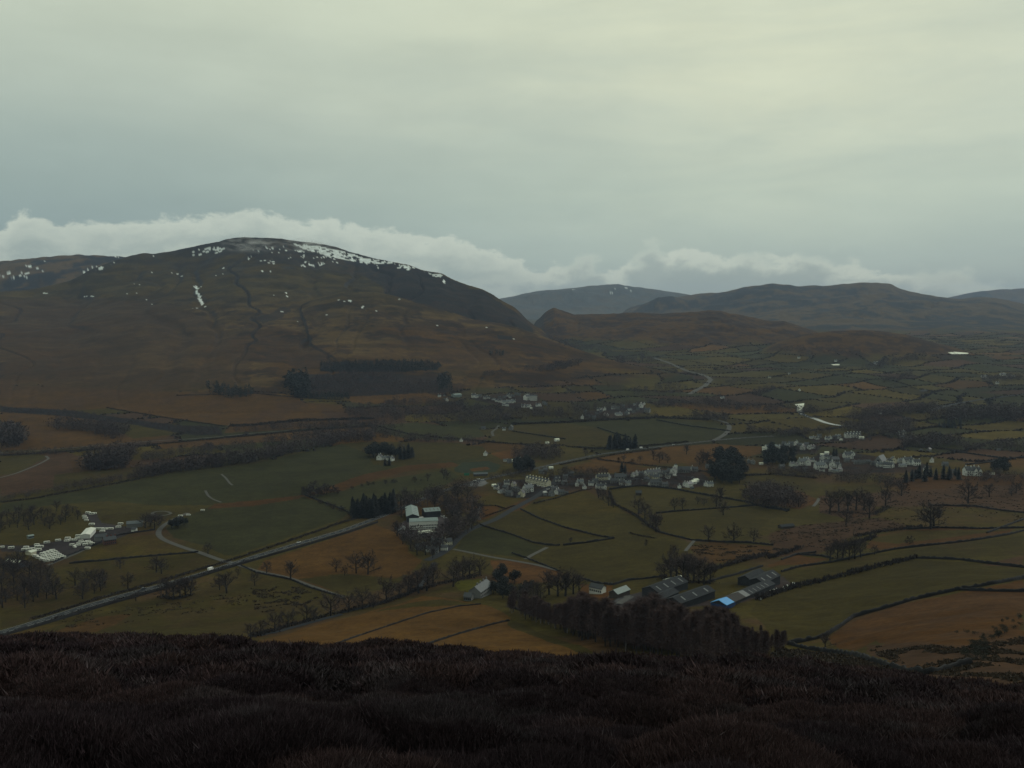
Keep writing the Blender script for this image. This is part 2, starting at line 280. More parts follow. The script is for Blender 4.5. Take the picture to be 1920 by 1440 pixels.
exec_fields = [
 ([(0,722),(200,728),(330,735),(480,737),(330,745),(220,764),(130,770),(0,764)], 'B', .68, .6),
 # left, far to near
 ([(0,772),(60,772),(150,785),(260,800),(330,815),(250,832),(100,842),(0,846)], 'B', .75, .6),
 ([(130,790),(260,795),(330,815),(250,822),(200,800)], 'O', .95, 0),
 ([(0,762),(130,769),(230,784),(330,797),(412,800),(418,815),(370,817),(300,806),(250,796),(120,780),(0,772)], 'W', 1.0, 0),
 ([(330,742),(480,738),(560,745),(560,790),(430,798),(300,782),(200,765)], 'B', .72, .6),
 ([(480,745),(640,760),(700,790),(560,805),(420,812),(430,798)], 'B', .7, .7),
 ([(640,738),(800,736),(830,745),(810,755),(760,760),(660,755)], 'B', .85, .3),
 ([(600,770),(760,775),(760,792),(640,795)], 'D', 1.0, .4),
 ([(290,832),(480,815),(600,806),(700,800),(600,822),(480,830),(300,842)], 'B', .75, .6),
 ([(0,850),(120,846),(160,858),(230,852),(300,850),(400,870),(250,895),(100,915),(0,930)], 'D', 1.1, .3),
 ([(0,852),(70,850),(90,856),(40,885),(0,892)], 'O', .95, .2),
 ([(130,860),(240,865),(300,872),(220,886),(140,890)], 'B', .6, .5),
 ([(100,890),(330,868),(330,878),(200,902),(100,918)], 'O', .8, .4),
 ([(230,850),(330,840),(330,858),(250,862)], 'L', .8, .2),
 # long green field and its neighbours
 ([(0,946),(60,936),(130,924),(200,912),(260,900),(330,886),(400,879),(480,868),(560,850),(640,832),(700,830),(770,832),(850,832),(905,838),(912,858),(848,873),(760,872),(680,890),(620,912),(570,928),(480,939),(400,946),(300,948),(200,940),(100,946),(0,962)], 'G', 1.0, 0),
 ([(640,832),(700,828),(860,830),(910,842),(908,858),(800,868),(760,872),(700,872),(690,850)], 'O', .88, 0),
 ([(570,928),(620,912),(680,890),(770,872),(848,866),(862,874),(760,884),(690,903),(640,920)], 'A', .62, .2),
 ([(575,930),(640,921),(690,905),(760,892),(840,880),(862,893),(835,910),(800,932),(720,945),(660,962),(610,945)], 'G', 1.05, 0),
 ([(310,990),(330,978),(400,947),(480,944),(570,931),(612,946),(655,963),(640,973),(540,1008),(440,1042),(420,1040),(380,1022),(325,1008)], 'G', .98, 0),
 ([(400,945),(480,938),(570,928),(560,935),(480,948),(390,955)], 'A', .6, 0),
 ([(160,1035),(230,1010),(290,1002),(330,1022),(375,1038),(250,1046),(150,1054)], 'L', .75, .3),
 ([(130,1058),(250,1048),(372,1038),(440,1058),(330,1085),(200,1112),(130,1100),(200,1075)], 'O', .85, .3),
 ([(0,1150),(100,1120),(200,1090),(300,1075),(330,1085),(200,1122),(60,1160),(0,1178)], 'O', .75, .3),
 ([(190,967),(290,955),(330,960),(320,975),(230,985),(190,985)], 'O', .8, .5),
 # around the main road
 ([(475,1072),(500,1050),(560,1030),(640,1004),(705,984),(748,1000),(768,1035),(790,1050),(762,1085),(742,1102),(680,1110),(640,1112),(550,1088)], 'B', .72, 0),
 ([(560,1085),(640,1075),(740,1085),(765,1075),(742,1102),(680,1110),(640,1112)], 'O', .8, 0),
 ([(60,1190),(150,1160),(300,1118),(440,1072),(470,1074),(550,1094),(635,1120),(600,1155),(520,1172),(480,1192),(300,1196)], 'O', .82, .3),
 ([(90,1188),(180,1158),(250,1150),(180,1186)], 'B', .6, .3),
 ([(488,1200),(560,1180),(620,1164),(690,1148),(745,1133),(790,1118),(830,1121),(880,1130),(915,1135),(960,1158),(1010,1185),(1060,1205),(1110,1222),(1180,1245),(1260,1275),(1000,1270),(480,1240)], 'B', .80, 0),
 ([(700,1148),(760,1132),(830,1124),(890,1133),(760,1140)], 'O', .9, 0),
 ([(960,1158),(1010,1185),(1110,1222),(1180,1247),(1140,1245),(1040,1208),(950,1172)], 'O', .72, 0),
 # behind the village
 ([(700,797),(780,792),(900,805),(910,818),(860,826),(760,822),(700,808)], 'G', 1.05, 0),
 ([(905,825),(950,808),(1040,818),(1060,828),(960,832)], 'O', .85, .2),
 ([(960,797),(1000,793),(1130,790),(1230,785),(1340,792),(1368,800),(1366,812),(1345,825),(1250,833),(1180,838),(1060,835),(1000,818),(960,815)], 'G', .98, 0),
 ([(960,797),(1060,793),(1110,800),(1180,830),(1130,838),(1060,835),(1000,818),(960,815)], 'O', .88, .15),
 ([(975,775),(1060,770),(1080,782),(980,788)], 'O', .85, 0),
 ([(1100,862),(1180,848),(1250,838),(1340,832),(1430,838),(1430,850),(1380,862),(1300,868),(1210,872),(1150,878)], 'B', .78, .1),
 ([(1060,878),(1110,865),(1160,872),(1250,880),(1200,885),(1100,888)], 'B', .66, .2),
 ([(920,850),(970,842),(985,856),(940,862)], 'A', .9, .3),
 ([(850,878),(868,867),(915,864),(940,872),(930,885),(880,889),(855,885)], 'N', 1.0, 0),
 ([(880,879),(912,875),(920,880),(885,884)], 'A', .8, 0),
 ([(885,945),(905,930),(945,928),(985,935),(940,955),(905,975),(885,965)], 'L', .72, 0),
 ([(885,950),(940,948),(930,965),(895,978)], 'A', .75, .2),
 ([(978,955),(1010,935),(1060,926),(1100,920),(1140,944),(1195,970),(1232,995),(1200,1005),(1150,1010),(1120,1004),(1060,989),(1010,971)], 'O', .98, 0),
 ([(1100,920),(1140,944),(1170,960),(1080,965),(1000,955),(1030,932)], 'L', .78, 0),
 ([(905,985),(940,970),(973,957),(1010,974),(1060,992),(1118,1007),(1050,1022),(1030,1022),(1000,1016),(960,1002)], 'O', .86, 0),
 ([(855,1030),(872,1005),(902,987),(960,1005),(1000,1020),(1020,1024),(985,1046),(930,1040),(890,1036)], 'G', .92, 0),
 ([(1012,1042),(1060,1026),(1160,1012),(1230,1000),(1290,1015),(1280,1035),(1232,1068),(1200,1085),(1150,1097),(1090,1085),(1060,1066)], 'O', .84, 0),
 ([(1142,918),(1200,912),(1260,918),(1330,931),(1400,943),(1440,948),(1370,953),(1300,958),(1232,964),(1190,962),(1150,940)], 'O', .9, 0),
 ([(1200,972),(1240,965),(1300,960),(1370,955),(1440,948),(1478,962),(1440,975),(1400,1016),(1300,1013),(1240,997)], 'O', .85, 0),
 ([(1170,895),(1260,888),(1330,888),(1320,895),(1260,900)], 'B', .6, .2),
 ([(1385,895),(1440,890),(1530,900),(1535,920),(1480,925),(1400,915)], 'O', .85, .3),
 ([(1400,912),(1500,920),(1540,940),(1500,955),(1440,946)], 'A', .7, .5),
 # right
 ([(1290,1025),(1340,1017),(1440,1024),(1480,1030),(1420,1045),(1330,1058)], 'B', .62, .4),
 ([(1440,1000),(1500,985),(1600,975),(1720,965),(1740,985),(1600,1005),(1530,1040),(1450,1045)], 'D', .9, .4),
 ([(1535,930),(1700,920),(1920,905),(1920,960),(1740,950),(1600,975),(1535,960)], 'D', 1.05, .3),
 ([(1650,900),(1800,885),(1920,890),(1920,908),(1700,920)], 'A', .6, .6),
 ([(1540,915),(1640,908),(1660,918),(1560,935)], 'O', .8, .2),
 ([(1640,950),(1740,950),(1830,952),(1900,962),(1920,970),(1920,990),(1760,988),(1700,985),(1650,970)], 'L', .72, .4),
 ([(1620,1028),(1640,1004),(1700,994),(1760,991),(1900,992),(1890,1002),(1750,1020),(1660,1032)], 'A', .62, .2),
 ([(1620,1012),(1700,995),(1900,993),(1800,1005),(1680,1020)], 'O', .9, .2),
 ([(1440,1060),(1490,1040),(1555,1048),(1520,1058),(1460,1072)], 'A', .7, .1),
 ([(1470,1080),(1560,1057),(1620,1044),(1740,1025),(1920,1005),(1920,1040),(1800,1047),(1715,1044),(1600,1070),(1480,1098)], 'O', .8, .2),
 ([(1320,1110),(1400,1075),(1460,1060),(1520,1058),(1460,1085),(1400,1098),(1350,1112)], 'O', .88, 0),
 ([(1408,1150),(1420,1130),(1470,1112),(1540,1092),(1600,1078),(1660,1063),(1716,1050),(1800,1053),(1920,1066),(1920,1084),(1850,1096),(1790,1106),(1710,1123),(1660,1138),(1600,1155),(1575,1173),(1545,1192),(1500,1203),(1478,1205),(1450,1195)], 'O', .80, 0),
 ([(1840,1060),(1920,1040),(1920,1064)], 'D', 1.1, .4),
 ([(1480,1212),(1545,1199),(1580,1177),(1610,1160),(1660,1143),(1800,1110),(1920,1088),(1920,1190),(1800,1230),(1740,1258),(1680,1245),(1620,1222)], 'A', .62, .5),
 ([(1480,1212),(1550,1200),(1600,1222),(1640,1200),(1680,1215),(1640,1240),(1560,1224)], 'O', .82, .2),
 ([(1620,1210),(1700,1205),(1800,1210),(1920,1190),(1920,1300),(1760,1270),(1690,1250),(1640,1230)], 'D', .95, .3),
 ([(1460,1215),(1520,1222),(1600,1232),(1660,1252),(1740,1270),(1700,1290),(1560,1270),(1420,1268)], 'D', .75, .4),
 ([(920,1050),(960,1050),(1010,1060),(1060,1075),(1040,1090),(980,1095),(930,1090)], 'A', .9, .4),
 ([(1090,1095),(1150,1098),(1150,1125),(1080,1120)], 'A', .9, .4),
 ([(845,1090),(905,1085),(900,1100),(865,1108)], 'Y', .8, 0),
 ([(870,1105),(920,1112),(915,1120),(880,1122)], 'Y', .6, 0),
  # dark gardens and yards of the villages
 ([(925,915),(950,900),(1000,900),(1050,890),(1140,890),(1240,878),(1310,880),(1335,905),(1300,916),(1220,912),(1140,912),(1080,918),(1030,930),(985,934),(950,932)], 'W', 1.2, .5),
 ([(1430,845),(1470,834),(1540,836),(1530,850),(1440,852)], 'W', 1.2, .5),
 ([(1480,875),(1540,850),(1605,850),(1720,866),(1750,875),(1720,885),(1580,890),(1500,885)], 'W', 1.2, .5),
 ([(1515,824),(1620,816),(1625,826),(1530,830)], 'W', 1.3, .4),
 ([(880,748),(940,738),(1010,744),(1020,765),(960,765)], 'W', 1.5, .5),
 ([(1085,785),(1110,770),(1200,755),(1220,772),(1150,784)], 'W', 1.5, .5),
 # yards
 ([(740,990),(760,975),(830,962),(850,985),(830,1005),(770,1010)], 'T', 2.4, 0),
 ([(880,905),(905,898),(915,905),(900,912),(870,912)], 'Q', .9, 0),
 ([(60,1035),(140,1010),(200,990),(260,985),(235,1005),(170,1025),(110,1052),(80,1056)], 'T', 1.3, 0),
 ([(0,1022),(60,1022),(140,1008),(150,1014),(60,1036),(0,1034)], 'T', 1.1, 0),
 ([(155,962),(180,963),(188,980),(230,986),(235,992),(180,990),(165,975)], 'T', 1.7, 0),
 ([(1130,1130),(1200,1110),(1270,1112),(1330,1125),(1340,1135),(1250,1142),(1150,1140)], 'T', 1.5, .4),
 ([(1340,1135),(1400,1105),(1470,1080),(1480,1096),(1400,1130)], 'T', 1.6, .4),
 ([(1170,1112),(1190,1118),(1175,1128),(1150,1128)], 'Q', .6, 0),
 # quarry and moor woods floor
 ([(575,702),(700,699),(830,708),(845,735),(740,740),(580,746)], 'W', 1.3, .3),
 ([(600,680),(680,675),(800,677),(832,684),(820,694),(760,697),(680,698),(600,696)], 'W', .9, 0),
 ([(930,628),(960,630),(960,638),(935,636)], 'W', 1.0, 0),
]
for pts, c, mul, mot in exec_fields: paint(pts, c, mul, mottle=mot)
# crag faces and gullies of the fell
CRG = [(735,492),(790,508),(850,528),(905,545),(950,575),(985,602),(1005,620),(960,612),(900,600),(850,588),(800,574),(760,562),(720,540),(690,520),(640,500),(600,480),(660,478)]
paint(CRG, 'K', .5, mix=.95, jit=30, mottle=.3, other='D')
paint([(440,452),(540,450),(620,470),(700,495),(720,520),(640,510),(560,500),(490,490),(450,470)], 'K', .9, mix=.7, jit=40, mottle=.5, other='M')
paint([(470,600),(500,590),(530,575),(545,580),(520,600),(490,606)], 'W', 1.2, mix=.7, jit=20)
paint([(480,625),(560,640),(620,660),(640,690),(560,690),(500,670)], 'D', .8, mix=.5, jit=40)
paint([(0,560),(200,560),(330,575),(420,610),(480,660),(460,720),(300,735),(0,735)], 'D', .82, mix=.5, jit=60, mottle=.5, other='M')
paint([(650,680),(720,640),(900,650),(1000,680),(900,700),(800,690)], 'B', .75, mix=.45, jit=60, mottle=.4)
# snow lying in hollows and gullies
def snow(x, y, w, h, tilt=0.0):
    w *= .72; h *= .58
    pts = []
    for k in range(10):
        a = k / 10 * 2 * math.pi; rr = .5 * (.75 + .5 * RND.random())
        dx = math.cos(a) * w * rr; dy = math.sin(a) * h * rr
        q = (x + dx * math.cos(tilt) - dy * math.sin(tilt), y + dx * math.sin(tilt) + dy * math.cos(tilt))
        if P(*q, strict=True) is not None: pts.append(q)
    if len(pts) < 3: return
    d_ = [float(np.hypot(*P(*q)[:2])) for q in pts]
    if max(d_) > 1.25 * min(d_): pts = [q for q, e_ in zip(pts, d_) if e_ < 1.2 * min(d_)]
    if len(pts) > 2: paint(pts, 'S', 1.0, jit=9)
for a in [(395,467,26,7,.1),(388,472,12,5),(368,470,9,4),(415,468,10,4),(362,478,8,4),(376,478,12,5),(420,503,6,5),(418,514,6,3),(405,516,6,3),(287,481,12,3,-.2),(300,480,6,2),(320,480,8,2),(322,512,9,3,.2),(334,514,8,3,.2),(340,518,7,3,.2),(285,511,5,2),(254,533,9,3,.2),(263,534,6,2),(271,534,5,2),(240,551,6,2),(256,549,4,3),(275,562,4,4),(86,550,30,2.5,.08),(160,556,8,2),(173,556,10,2.5,.1),(365,538,8,9,.5),(369,548,7,14,-.25),(374,558,7,16,-.25),(379,567,7,10,-.4),(384,575,4,4),(376,538,4,3),(363,578,5,2),(370,578,6,2),(286,570,4,2),(285,555,4,2),
          (465,486,4,6,.5),(476,494,4,5,-.3),(492,508,4,9,-.3),(508,508,4,8,-.4),(537,549,4,5),(538,556,6,5,.3),(529,584,8,3),(524,586,5,2),(558,603,4,2),(514,553,4,2),(655,564,9,5),(646,564,5,3),(633,562,12,4),(680,577,10,4,-.7),(675,582,7,4,-.5),(706,582,4,6),(748,582,5,4),(720,588,4,2),(749,561,4,3),(691,552,4,2),(645,590,6,2),(600,589,5,2),(612,590,4,2),(820,610,5,2),(832,612,5,2),(818,580,4,2),(963,636,5,2),(913,614,5,2),
          (560,461,18,5,.3),(580,464,14,7,.5),(600,468,16,8,.5),(618,473,14,9,.6),(640,479,18,7,.4),(660,487,18,6,.4),(680,490,22,5,.2),(700,491,26,6,.05),(720,491,18,4),(735,492,10,3),(708,500,4,9,-.4),(760,500,10,5),(766,505,8,5),(748,501,8,3),(805,513,8,4,.5),(815,515,9,4,.3),(825,518,8,3),(832,528,5,14,-.5),(570,480,4,9),(573,492,5,7),(588,484,4,6),(620,482,4,8),(536,470,4,6),(525,466,5,6),(500,464,5,4),(547,464,4,5),(632,492,4,4),
          (55,499,18,3,.15),(145,495,10,2.5,.1),(133,493,8,2.5),(85,489,6,2),(45,518,14,3.5,.4),(53,520,8,3),(30,511,8,2),(12,507,6,2),(32,498,6,3),(80,509,4,2),(145,501,6,2),(190,479,18,2,.1),(220,481,22,2),(170,502,18,2.5,-.5),(160,509,14,3,-.4),(180,500,12,3,-.5),(145,513,10,3,-.4),(4,521,6,3),(100,496,5,2),(122,491,5,2),(20,517,8,2),(70,503,8,2),
          (1130,541,14,2),(1150,541,16,2),(1170,540,18,2),(1185,544,12,2),(1110,546,10,2),(1145,549,8,2),(1075,543,8,2),
          ]: snow(*a)
for pts, th_ in (([(545,455),(600,462),(640,469),(680,483),(738,489),(738,494),(690,495),(650,488),(610,479),(570,467)], .40), ([(358,474),(372,466),(400,463),(425,466),(428,472),(400,475),(380,474)], .5), ([(740,494),(780,499),(782,505),(745,502)], .52), ([(795,509),(830,515),(832,521),(800,516)], .52),
     ([(365,535),(369,535),(374,552),(381,571),(378,573),(369,556)], .33), ([(0,515),(60,508),(60,522),(0,524)], .60), ([(130,516),(215,492),(222,496),(140,520)], .57), ([(440,470),(540,462),(620,478),(640,496),(560,500),(470,490)], .63)):
    raw = []
    for (ax, ay), (bx, by) in zip(pts, pts[1:] + pts[:1]):
        for q in range(4): raw.append(P(ax + (bx - ax) * q / 4, ay + (by - ay) * q / 4, strict=True))
    raw = [q for q in raw if q is not None and q[1] > 2500]
    if len(raw) < 3: continue
    md = float(np.median([q[1] for q in raw])); xy = np.array([q[:2] for q in raw if .8 * md < q[1] < 1.25 * md]); s = window(xy); x = XX[s] + JX[s] * 14; y = YY[s] + JY[s] * 14
    nn = .6 * fbm(XX[s] / 22, YY[s] / 40, 59, 3) + .4 * fbm(XX[s] / 9, YY[s] / 14, 58, 2); m = pip(x, y, xy) * ss(th_, th_ + .03, nn); COL[s] = blend(COL[s], PAL['S'] + COL[s] * 0, m)

# ------------------------------------------------------------------ materials
def mat(name, col, rough=.85, var=.25, scale=1.0, spec=.25, metal=0.0):
    m = bpy.data.materials.new(name); m.use_nodes = True; nt = m.node_tree; b = nt.nodes['Principled BSDF']
    b.inputs['Roughness'].default_value = rough; b.inputs['Metallic'].default_value = metal; b.inputs['Specular IOR Level'].default_value = spec
    tc = nt.nodes.new('ShaderNodeTexCoord'); no = nt.nodes.new('ShaderNodeTexNoise'); no.inputs['Scale'].default_value = scale; no.inputs['Detail'].default_value = 4
    oi = nt.nodes.new('ShaderNodeObjectInfo')
    nt.links.new(tc.outputs['Object'], no.inputs['Vector'])
    ad = nt.nodes.new('ShaderNodeMath'); ad.operation = 'MULTIPLY_ADD'; ad.inputs[1].default_value = .5; nt.links.new(oi.outputs['Random'], ad.inputs[0]); nt.links.new(no.outputs['Fac'], ad.inputs[2])
    mr = nt.nodes.new('ShaderNodeMapRange'); mr.inputs['From Min'].default_value = .3; mr.inputs['From Max'].default_value = 1.2; mr.inputs['To Min'].default_value = 1 - var; mr.inputs['To Max'].default_value = 1 + var
    nt.links.new(ad.outputs[0], mr.inputs['Value'])
    mx = nt.nodes.new('ShaderNodeVectorMath'); mx.operation = 'SCALE'; mx.inputs[0].default_value = col; nt.links.new(mr.outputs[0], mx.inputs['Scale'])
    nt.links.new(mx.outputs[0], b.inputs['Base Color'])
    return m
M = dict(
 render=mat('white_render', (.56,.58,.57), .8, .12, .6), cream=mat('cream_render', (.48,.46,.36), .8, .12, .6), stone=mat('grey_stone', (.15,.155,.16), .9, .3, 1.5),
 slate=mat('dark_slate', (.045,.05,.06), .55, .3, 2), slate2=mat('blue_slate', (.09,.105,.12), .5, .3, 2), tin=mat('grey_green_sheet', (.17,.215,.22), .5, .2, .8), tin2=mat('dark_sheet', (.032,.035,.042), .85, .3, .5, .08),
 pale=mat('pale_sheet', (.60,.62,.54), .6, .15, .5), rust=mat('red_brown_brick', (.11,.05,.045), .85, .3, 1), glass=mat('window_glass', (.03,.035,.045), .15, .1, 1, .5), wood=mat('dark_boards', (.05,.043,.04), .85, .3, 2),
 white=mat('caravan_white', (.56,.57,.53), .4, .15, .4, .4), blue=mat('blue_tarpaulin', (.07,.30,.66), .5, .12, 1.5), deep=mat('deep_blue_sheet', (.008,.035,.12), .5, .2, 1), brown=mat('brown_roof', (.05,.047,.048), .9, .25, 1, .05), skyl=mat('pale_skylight', (.10,.11,.12), .5, .2, 1),
 bark=mat('bark', (.020,.018,.019), .9, .3, 1), twig=mat('bare_twigs', (.046,.034,.035), .9, .3, .15), larch=mat('larch_twigs', (.060,.038,.039), .9, .3, .15), larchbark=mat('larch_bark', (.03,.025,.026), .9, .4, 1),
 needle=mat('conifer_needles', (.014,.018,.019), .8, .3, .2), ever=mat('evergreen_leaves', (.015,.019,.019), .8, .35, .3), wall=mat('dry_stone', (.013,.013,.016), .95, .35, 1.2), hedge=mat('hedge_twigs', (.030,.024,.025), .95, .35, .4),
 road=mat('wet_asphalt', (.024,.026,.032), .85, .2, .08, .08), track=mat('gravel_track', (.056,.054,.054), .8, .25, .2), water=mat('river_water', (.05,.055,.06), .12, .1, .1, .6), paint=mat('road_paint', (.38,.39,.40), .6, .1, 1),
 car=mat('car_paint_white', (.68,.68,.68), .3, .1, 1, .5), card=mat('car_paint_dark', (.03,.035,.05), .3, .3, 1, .5), tyre=mat('rubber', (.015,.015,.015), .8, .1, 1), gorse=mat('gorse_leaves', (.018,.021,.016), .9, .3, .5),
 rush=mat('rush_tufts', (.040,.029,.021), .95, .3, .5), bale=mat('pale_wrap', (.5,.52,.52), .4, .15, 1), green=mat('green_cover', (.02,.16,.10), .6, .1, 1), birch=mat('birch_bark', (.15,.14,.14), .8, .3, 1), yellow=mat('yellow_paint', (.35,.36,.06), .7, .1, 1))
# ground material: colour attribute for what grows there, noise for tufts and tussocks
gm = bpy.data.materials.new('ground'); gm.use_nodes = True; nt = gm.node_tree; b = nt.nodes['Principled BSDF']
b.inputs['Roughness'].default_value = 1; b.inputs['Specular IOR Level'].default_value = .05
at = nt.nodes.new('ShaderNodeAttribute'); at.attribute_name = 'cover'; tc = nt.nodes.new('ShaderNodeTexCoord'); prev = None
for s, lo, hi in ((1 / 2.5, .78, 1.28), (1 / 11.0, .80, 1.22), (1 / 45.0, .80, 1.2), (1 / 260.0, .88, 1.12)):
    no = nt.nodes.new('ShaderNodeTexNoise'); no.inputs['Scale'].default_value = s; no.inputs['Detail'].default_value = 5; no.inputs['Roughness'].default_value = .6
    nt.links.new(tc.outputs['Object'], no.inputs['Vector'])
    mr = nt.nodes.new('ShaderNodeMapRange'); mr.inputs['From Min'].default_value = .3; mr.inputs['From Max'].default_value = .7; mr.inputs['To Min'].default_value = lo; mr.inputs['To Max'].default_value = hi
    nt.links.new(no.outputs['Fac'], mr.inputs['Value'])
    if prev is None: prev = mr.outputs[0]
    else:
        mu = nt.nodes.new('ShaderNodeMath'); mu.operation = 'MULTIPLY'; nt.links.new(prev, mu.inputs[0]); nt.links.new(mr.outputs[0], mu.inputs[1]); prev = mu.outputs[0]
vm = nt.nodes.new('ShaderNodeVectorMath'); vm.operation = 'SCALE'; nt.links.new(at.outputs['Color'], vm.inputs[0]); nt.links.new(prev, vm.inputs['Scale'])
nt.links.new(vm.outputs[0], b.inputs['Base Color'])

# ------------------------------------------------------------------ mesh helpers
def mesh_np(name, V, Fc, m, smooth=False):
    me = bpy.data.meshes.new(name); V = np.asarray(V, np.float32); Fc = np.asarray(Fc, np.int32); n, k = Fc.shape
    me.vertices.add(len(V)); me.vertices.foreach_set('co', V.ravel())
    me.loops.add(n * k); me.loops.foreach_set('vertex_index', Fc.ravel())
    me.polygons.add(n); me.polygons.foreach_set('loop_start', np.arange(0, n * k, k, dtype=np.int32)); me.polygons.foreach_set('loop_total', np.full(n, k, np.int32))
    if smooth: me.polygons.foreach_set('use_smooth', np.ones(n, bool))
    me.update(calc_edges=True)
    if m: me.materials.append(m)
    return me
def link(name, me, parent=None, label=None, cat=None, group=None, kind=None, loc=None, rz=None):
    o = bpy.data.objects.new(name, me); C.objects.link(o)
    if parent: o.parent = parent
    if loc is not None: o.location = loc
    if rz is not None: o.rotation_euler = (0, 0, rz)
    for k, v in (('label', label), ('category', cat), ('group', group), ('kind', kind)):
        if v: o[k] = v
    return o
class MB:
    def __init__(s): s.v = []; s.f = []
    def add(s, v, f):
        n = len(s.v); s.v += [tuple(p) for p in v]; s.f += [tuple(i + n for i in q) for q in f]; return s
    def box(s, x0, x1, y0, y1, z0, z1):
        return s.add([(x0,y0,z0),(x1,y0,z0),(x1,y1,z0),(x0,y1,z0),(x0,y0,z1),(x1,y0,z1),(x1,y1,z1),(x0,y1,z1)], [(0,3,2,1),(4,5,6,7),(0,1,5,4),(1,2,6,5),(2,3,7,6),(3,0,4,7)])
    def prof(s, pts, x0, x1):          # (y,z) outline swept along x
        n = len(pts)
        return s.add([(x0, y, z) for y, z in pts] + [(x1, y, z) for y, z in pts], [tuple(range(n))[::-1], tuple(range(n, 2 * n))] + [(i, (i+1) % n, n + (i+1) % n, n + i) for i in range(n)])
    def profy(s, pts, y0, y1):         # (x,z) outline swept along y
        n = len(pts)
        return s.add([(x, y0, z) for x, z in pts] + [(x, y1, z) for x, z in pts], [tuple(range(n)), tuple(range(n, 2 * n))[::-1]] + [((i+1) % n, i, n + i, n + (i+1) % n) for i in range(n)])
    def tube(s, p0, p1, r0, r1, k=5):
        p0 = np.array(p0, float); p1 = np.array(p1, float); d = p1 - p0; L = np.linalg.norm(d)
        if L < 1e-6: return s
        d /= L; a = np.cross(d, (0, 0, 1)) if abs(d[2]) < .95 else np.cross(d, (1, 0, 0)); a /= np.linalg.norm(a); c = np.cross(d, a)
        ring = lambda p, r: [p + r * (math.cos(t) * a + math.sin(t) * c) for t in [2 * math.pi * i / k for i in range(k)]]
        return s.add(ring(p0, r0) + ring(p1, r1), [(i, (i+1) % k, k + (i+1) % k, k + i) for i in range(k)])
    def mesh(s, name, m):
        me = bpy.data.meshes.new(name); me.from_pydata(s.v, [], s.f); me.update(); me.materials.append(m); return me
    def obj(s, name, m, parent=None, **k): return link(name, s.mesh(name, m), parent, **k)
def empty(name, label, cat, group=None, loc=(0, 0, 0), rz=0):
    return link(name, None, None, label, cat, group, None, loc, rz)
def kids(o): return [c for c in ALLKIDS.get(o.name, [])]
ALLKIDS = {}
def reg(root):
    """remember the parts of a first example so copies can be made of it"""
    for c in root.children: ALLKIDS.setdefault(root.name, []).append(c); reg(c)
def dup(root, loc, rz, label, group=None, scale=None):
    r = root.copy(); C.objects.link(r); r.location = loc; r.rotation_euler = (0, 0, rz); r['label'] = label
    if group: r['group'] = group
    if scale is not None: r.scale = scale if hasattr(scale, '__len__') else (scale,) * 3
    for c in kids(root):
        k = c.copy(); C.objects.link(k); k.parent = r
        for g in kids(c):
            q = g.copy(); C.objects.link(q); q.parent = k
    return r
class Proto:
    """first call places the example itself, later calls place copies"""
    def __init__(s, root): s.root = root; s.used = False; reg(root)
    def put(s, loc, rz, label, group=None, scale=None, cat=None):
        if not s.used:
            s.used = True; r = s.root; r.location = loc; r.rotation_euler = (0, 0, rz); r['label'] = label
            if group: r['group'] = group
            if scale is not None: r.scale = scale if hasattr(scale, '__len__') else (scale,) * 3
            return r
        return dup(s.root, loc, rz, label, group, scale)

# ground sheet
nr, ncol = RR.shape
V = np.stack([XX, YY, ZZ], -1).reshape(-1, 3)
ii, jj = np.meshgrid(np.arange(nr - 1), np.arange(ncol), indexing='ij'); j2 = (jj + 1) % ncol
Fq = np.stack([ii * ncol + jj, (ii + 1) * ncol + jj, (ii + 1) * ncol + j2, ii * ncol + j2], -1).reshape(-1, 4)[:, ::-1]
V = np.vstack([V, [[0, 0, near_z(0)]]])
gme = mesh_np('ground', V, Fq, gm, True)
ca_ = gme.color_attributes.new('cover', 'FLOAT_COLOR', 'POINT')
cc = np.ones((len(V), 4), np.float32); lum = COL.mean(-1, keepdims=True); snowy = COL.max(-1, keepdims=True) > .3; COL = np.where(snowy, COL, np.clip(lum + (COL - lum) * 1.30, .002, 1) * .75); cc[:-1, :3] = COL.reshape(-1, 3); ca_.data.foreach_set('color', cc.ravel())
link('ground', gme, kind='structure')

# ------------------------------------------------------------------ roads, tracks, water
def drape(name, pts, width, m, lift=.25, kind='structure', step=6, **k):
    p = PP(pts, 3)[:, :2]
    seg = np.r_[0, np.cumsum(np.hypot(*np.diff(p, axis=0).T))]; n = max(4, int(seg[-1] / step)); t = np.linspace(0, seg[-1], n)
    x = np.interp(t, seg, p[:, 0]); y = np.interp(t, seg, p[:, 1])
    for _ in range(3):
        x[1:-1] = (x[:-2] + 2 * x[1:-1] + x[2:]) / 4; y[1:-1] = (y[:-2] + 2 * y[1:-1] + y[2:]) / 4
    dx = np.gradient(x); dy = np.gradient(y); L = np.hypot(dx, dy) + 1e-9; nx, ny = -dy / L, dx / L
    offs = np.linspace(-.5, .5, 4) * width
    zc = np.max([Zs(x + nx * o, y + ny * o) for o in offs], axis=0) + lift
    Vv = np.stack([np.stack([x + nx * o, y + ny * o, zc + (.0 if abs(o) < width * .4 else -.04)], -1) for o in offs], 1).reshape(-1, 3)
    Fc = [(4 * i + j, 4 * i + j + 1, 4 * i + j + 5, 4 * i + j + 4) for i in range(n - 1) for j in range(3)]
    # a skirt so the edge meets the ground
    o = link(name, mesh_np(name, Vv, np.array(Fc), m), kind=kind, **k)
    return o, np.stack([x, y, zc], -1)
A66 = [(-60,1204),(0,1187),(50,1173),(100,1158),(145,1143),(200,1127),(245,1114),(300,1100),(370,1080),(430,1061),(470,1047),(560,1020),(640,997),(705,973),(760,950),(830,921),(890,903),(960,888),(1000,880),(1060,866),(1120,853),(1200,842),(1290,832),(1340,826),(1400,821),(1450,818)]
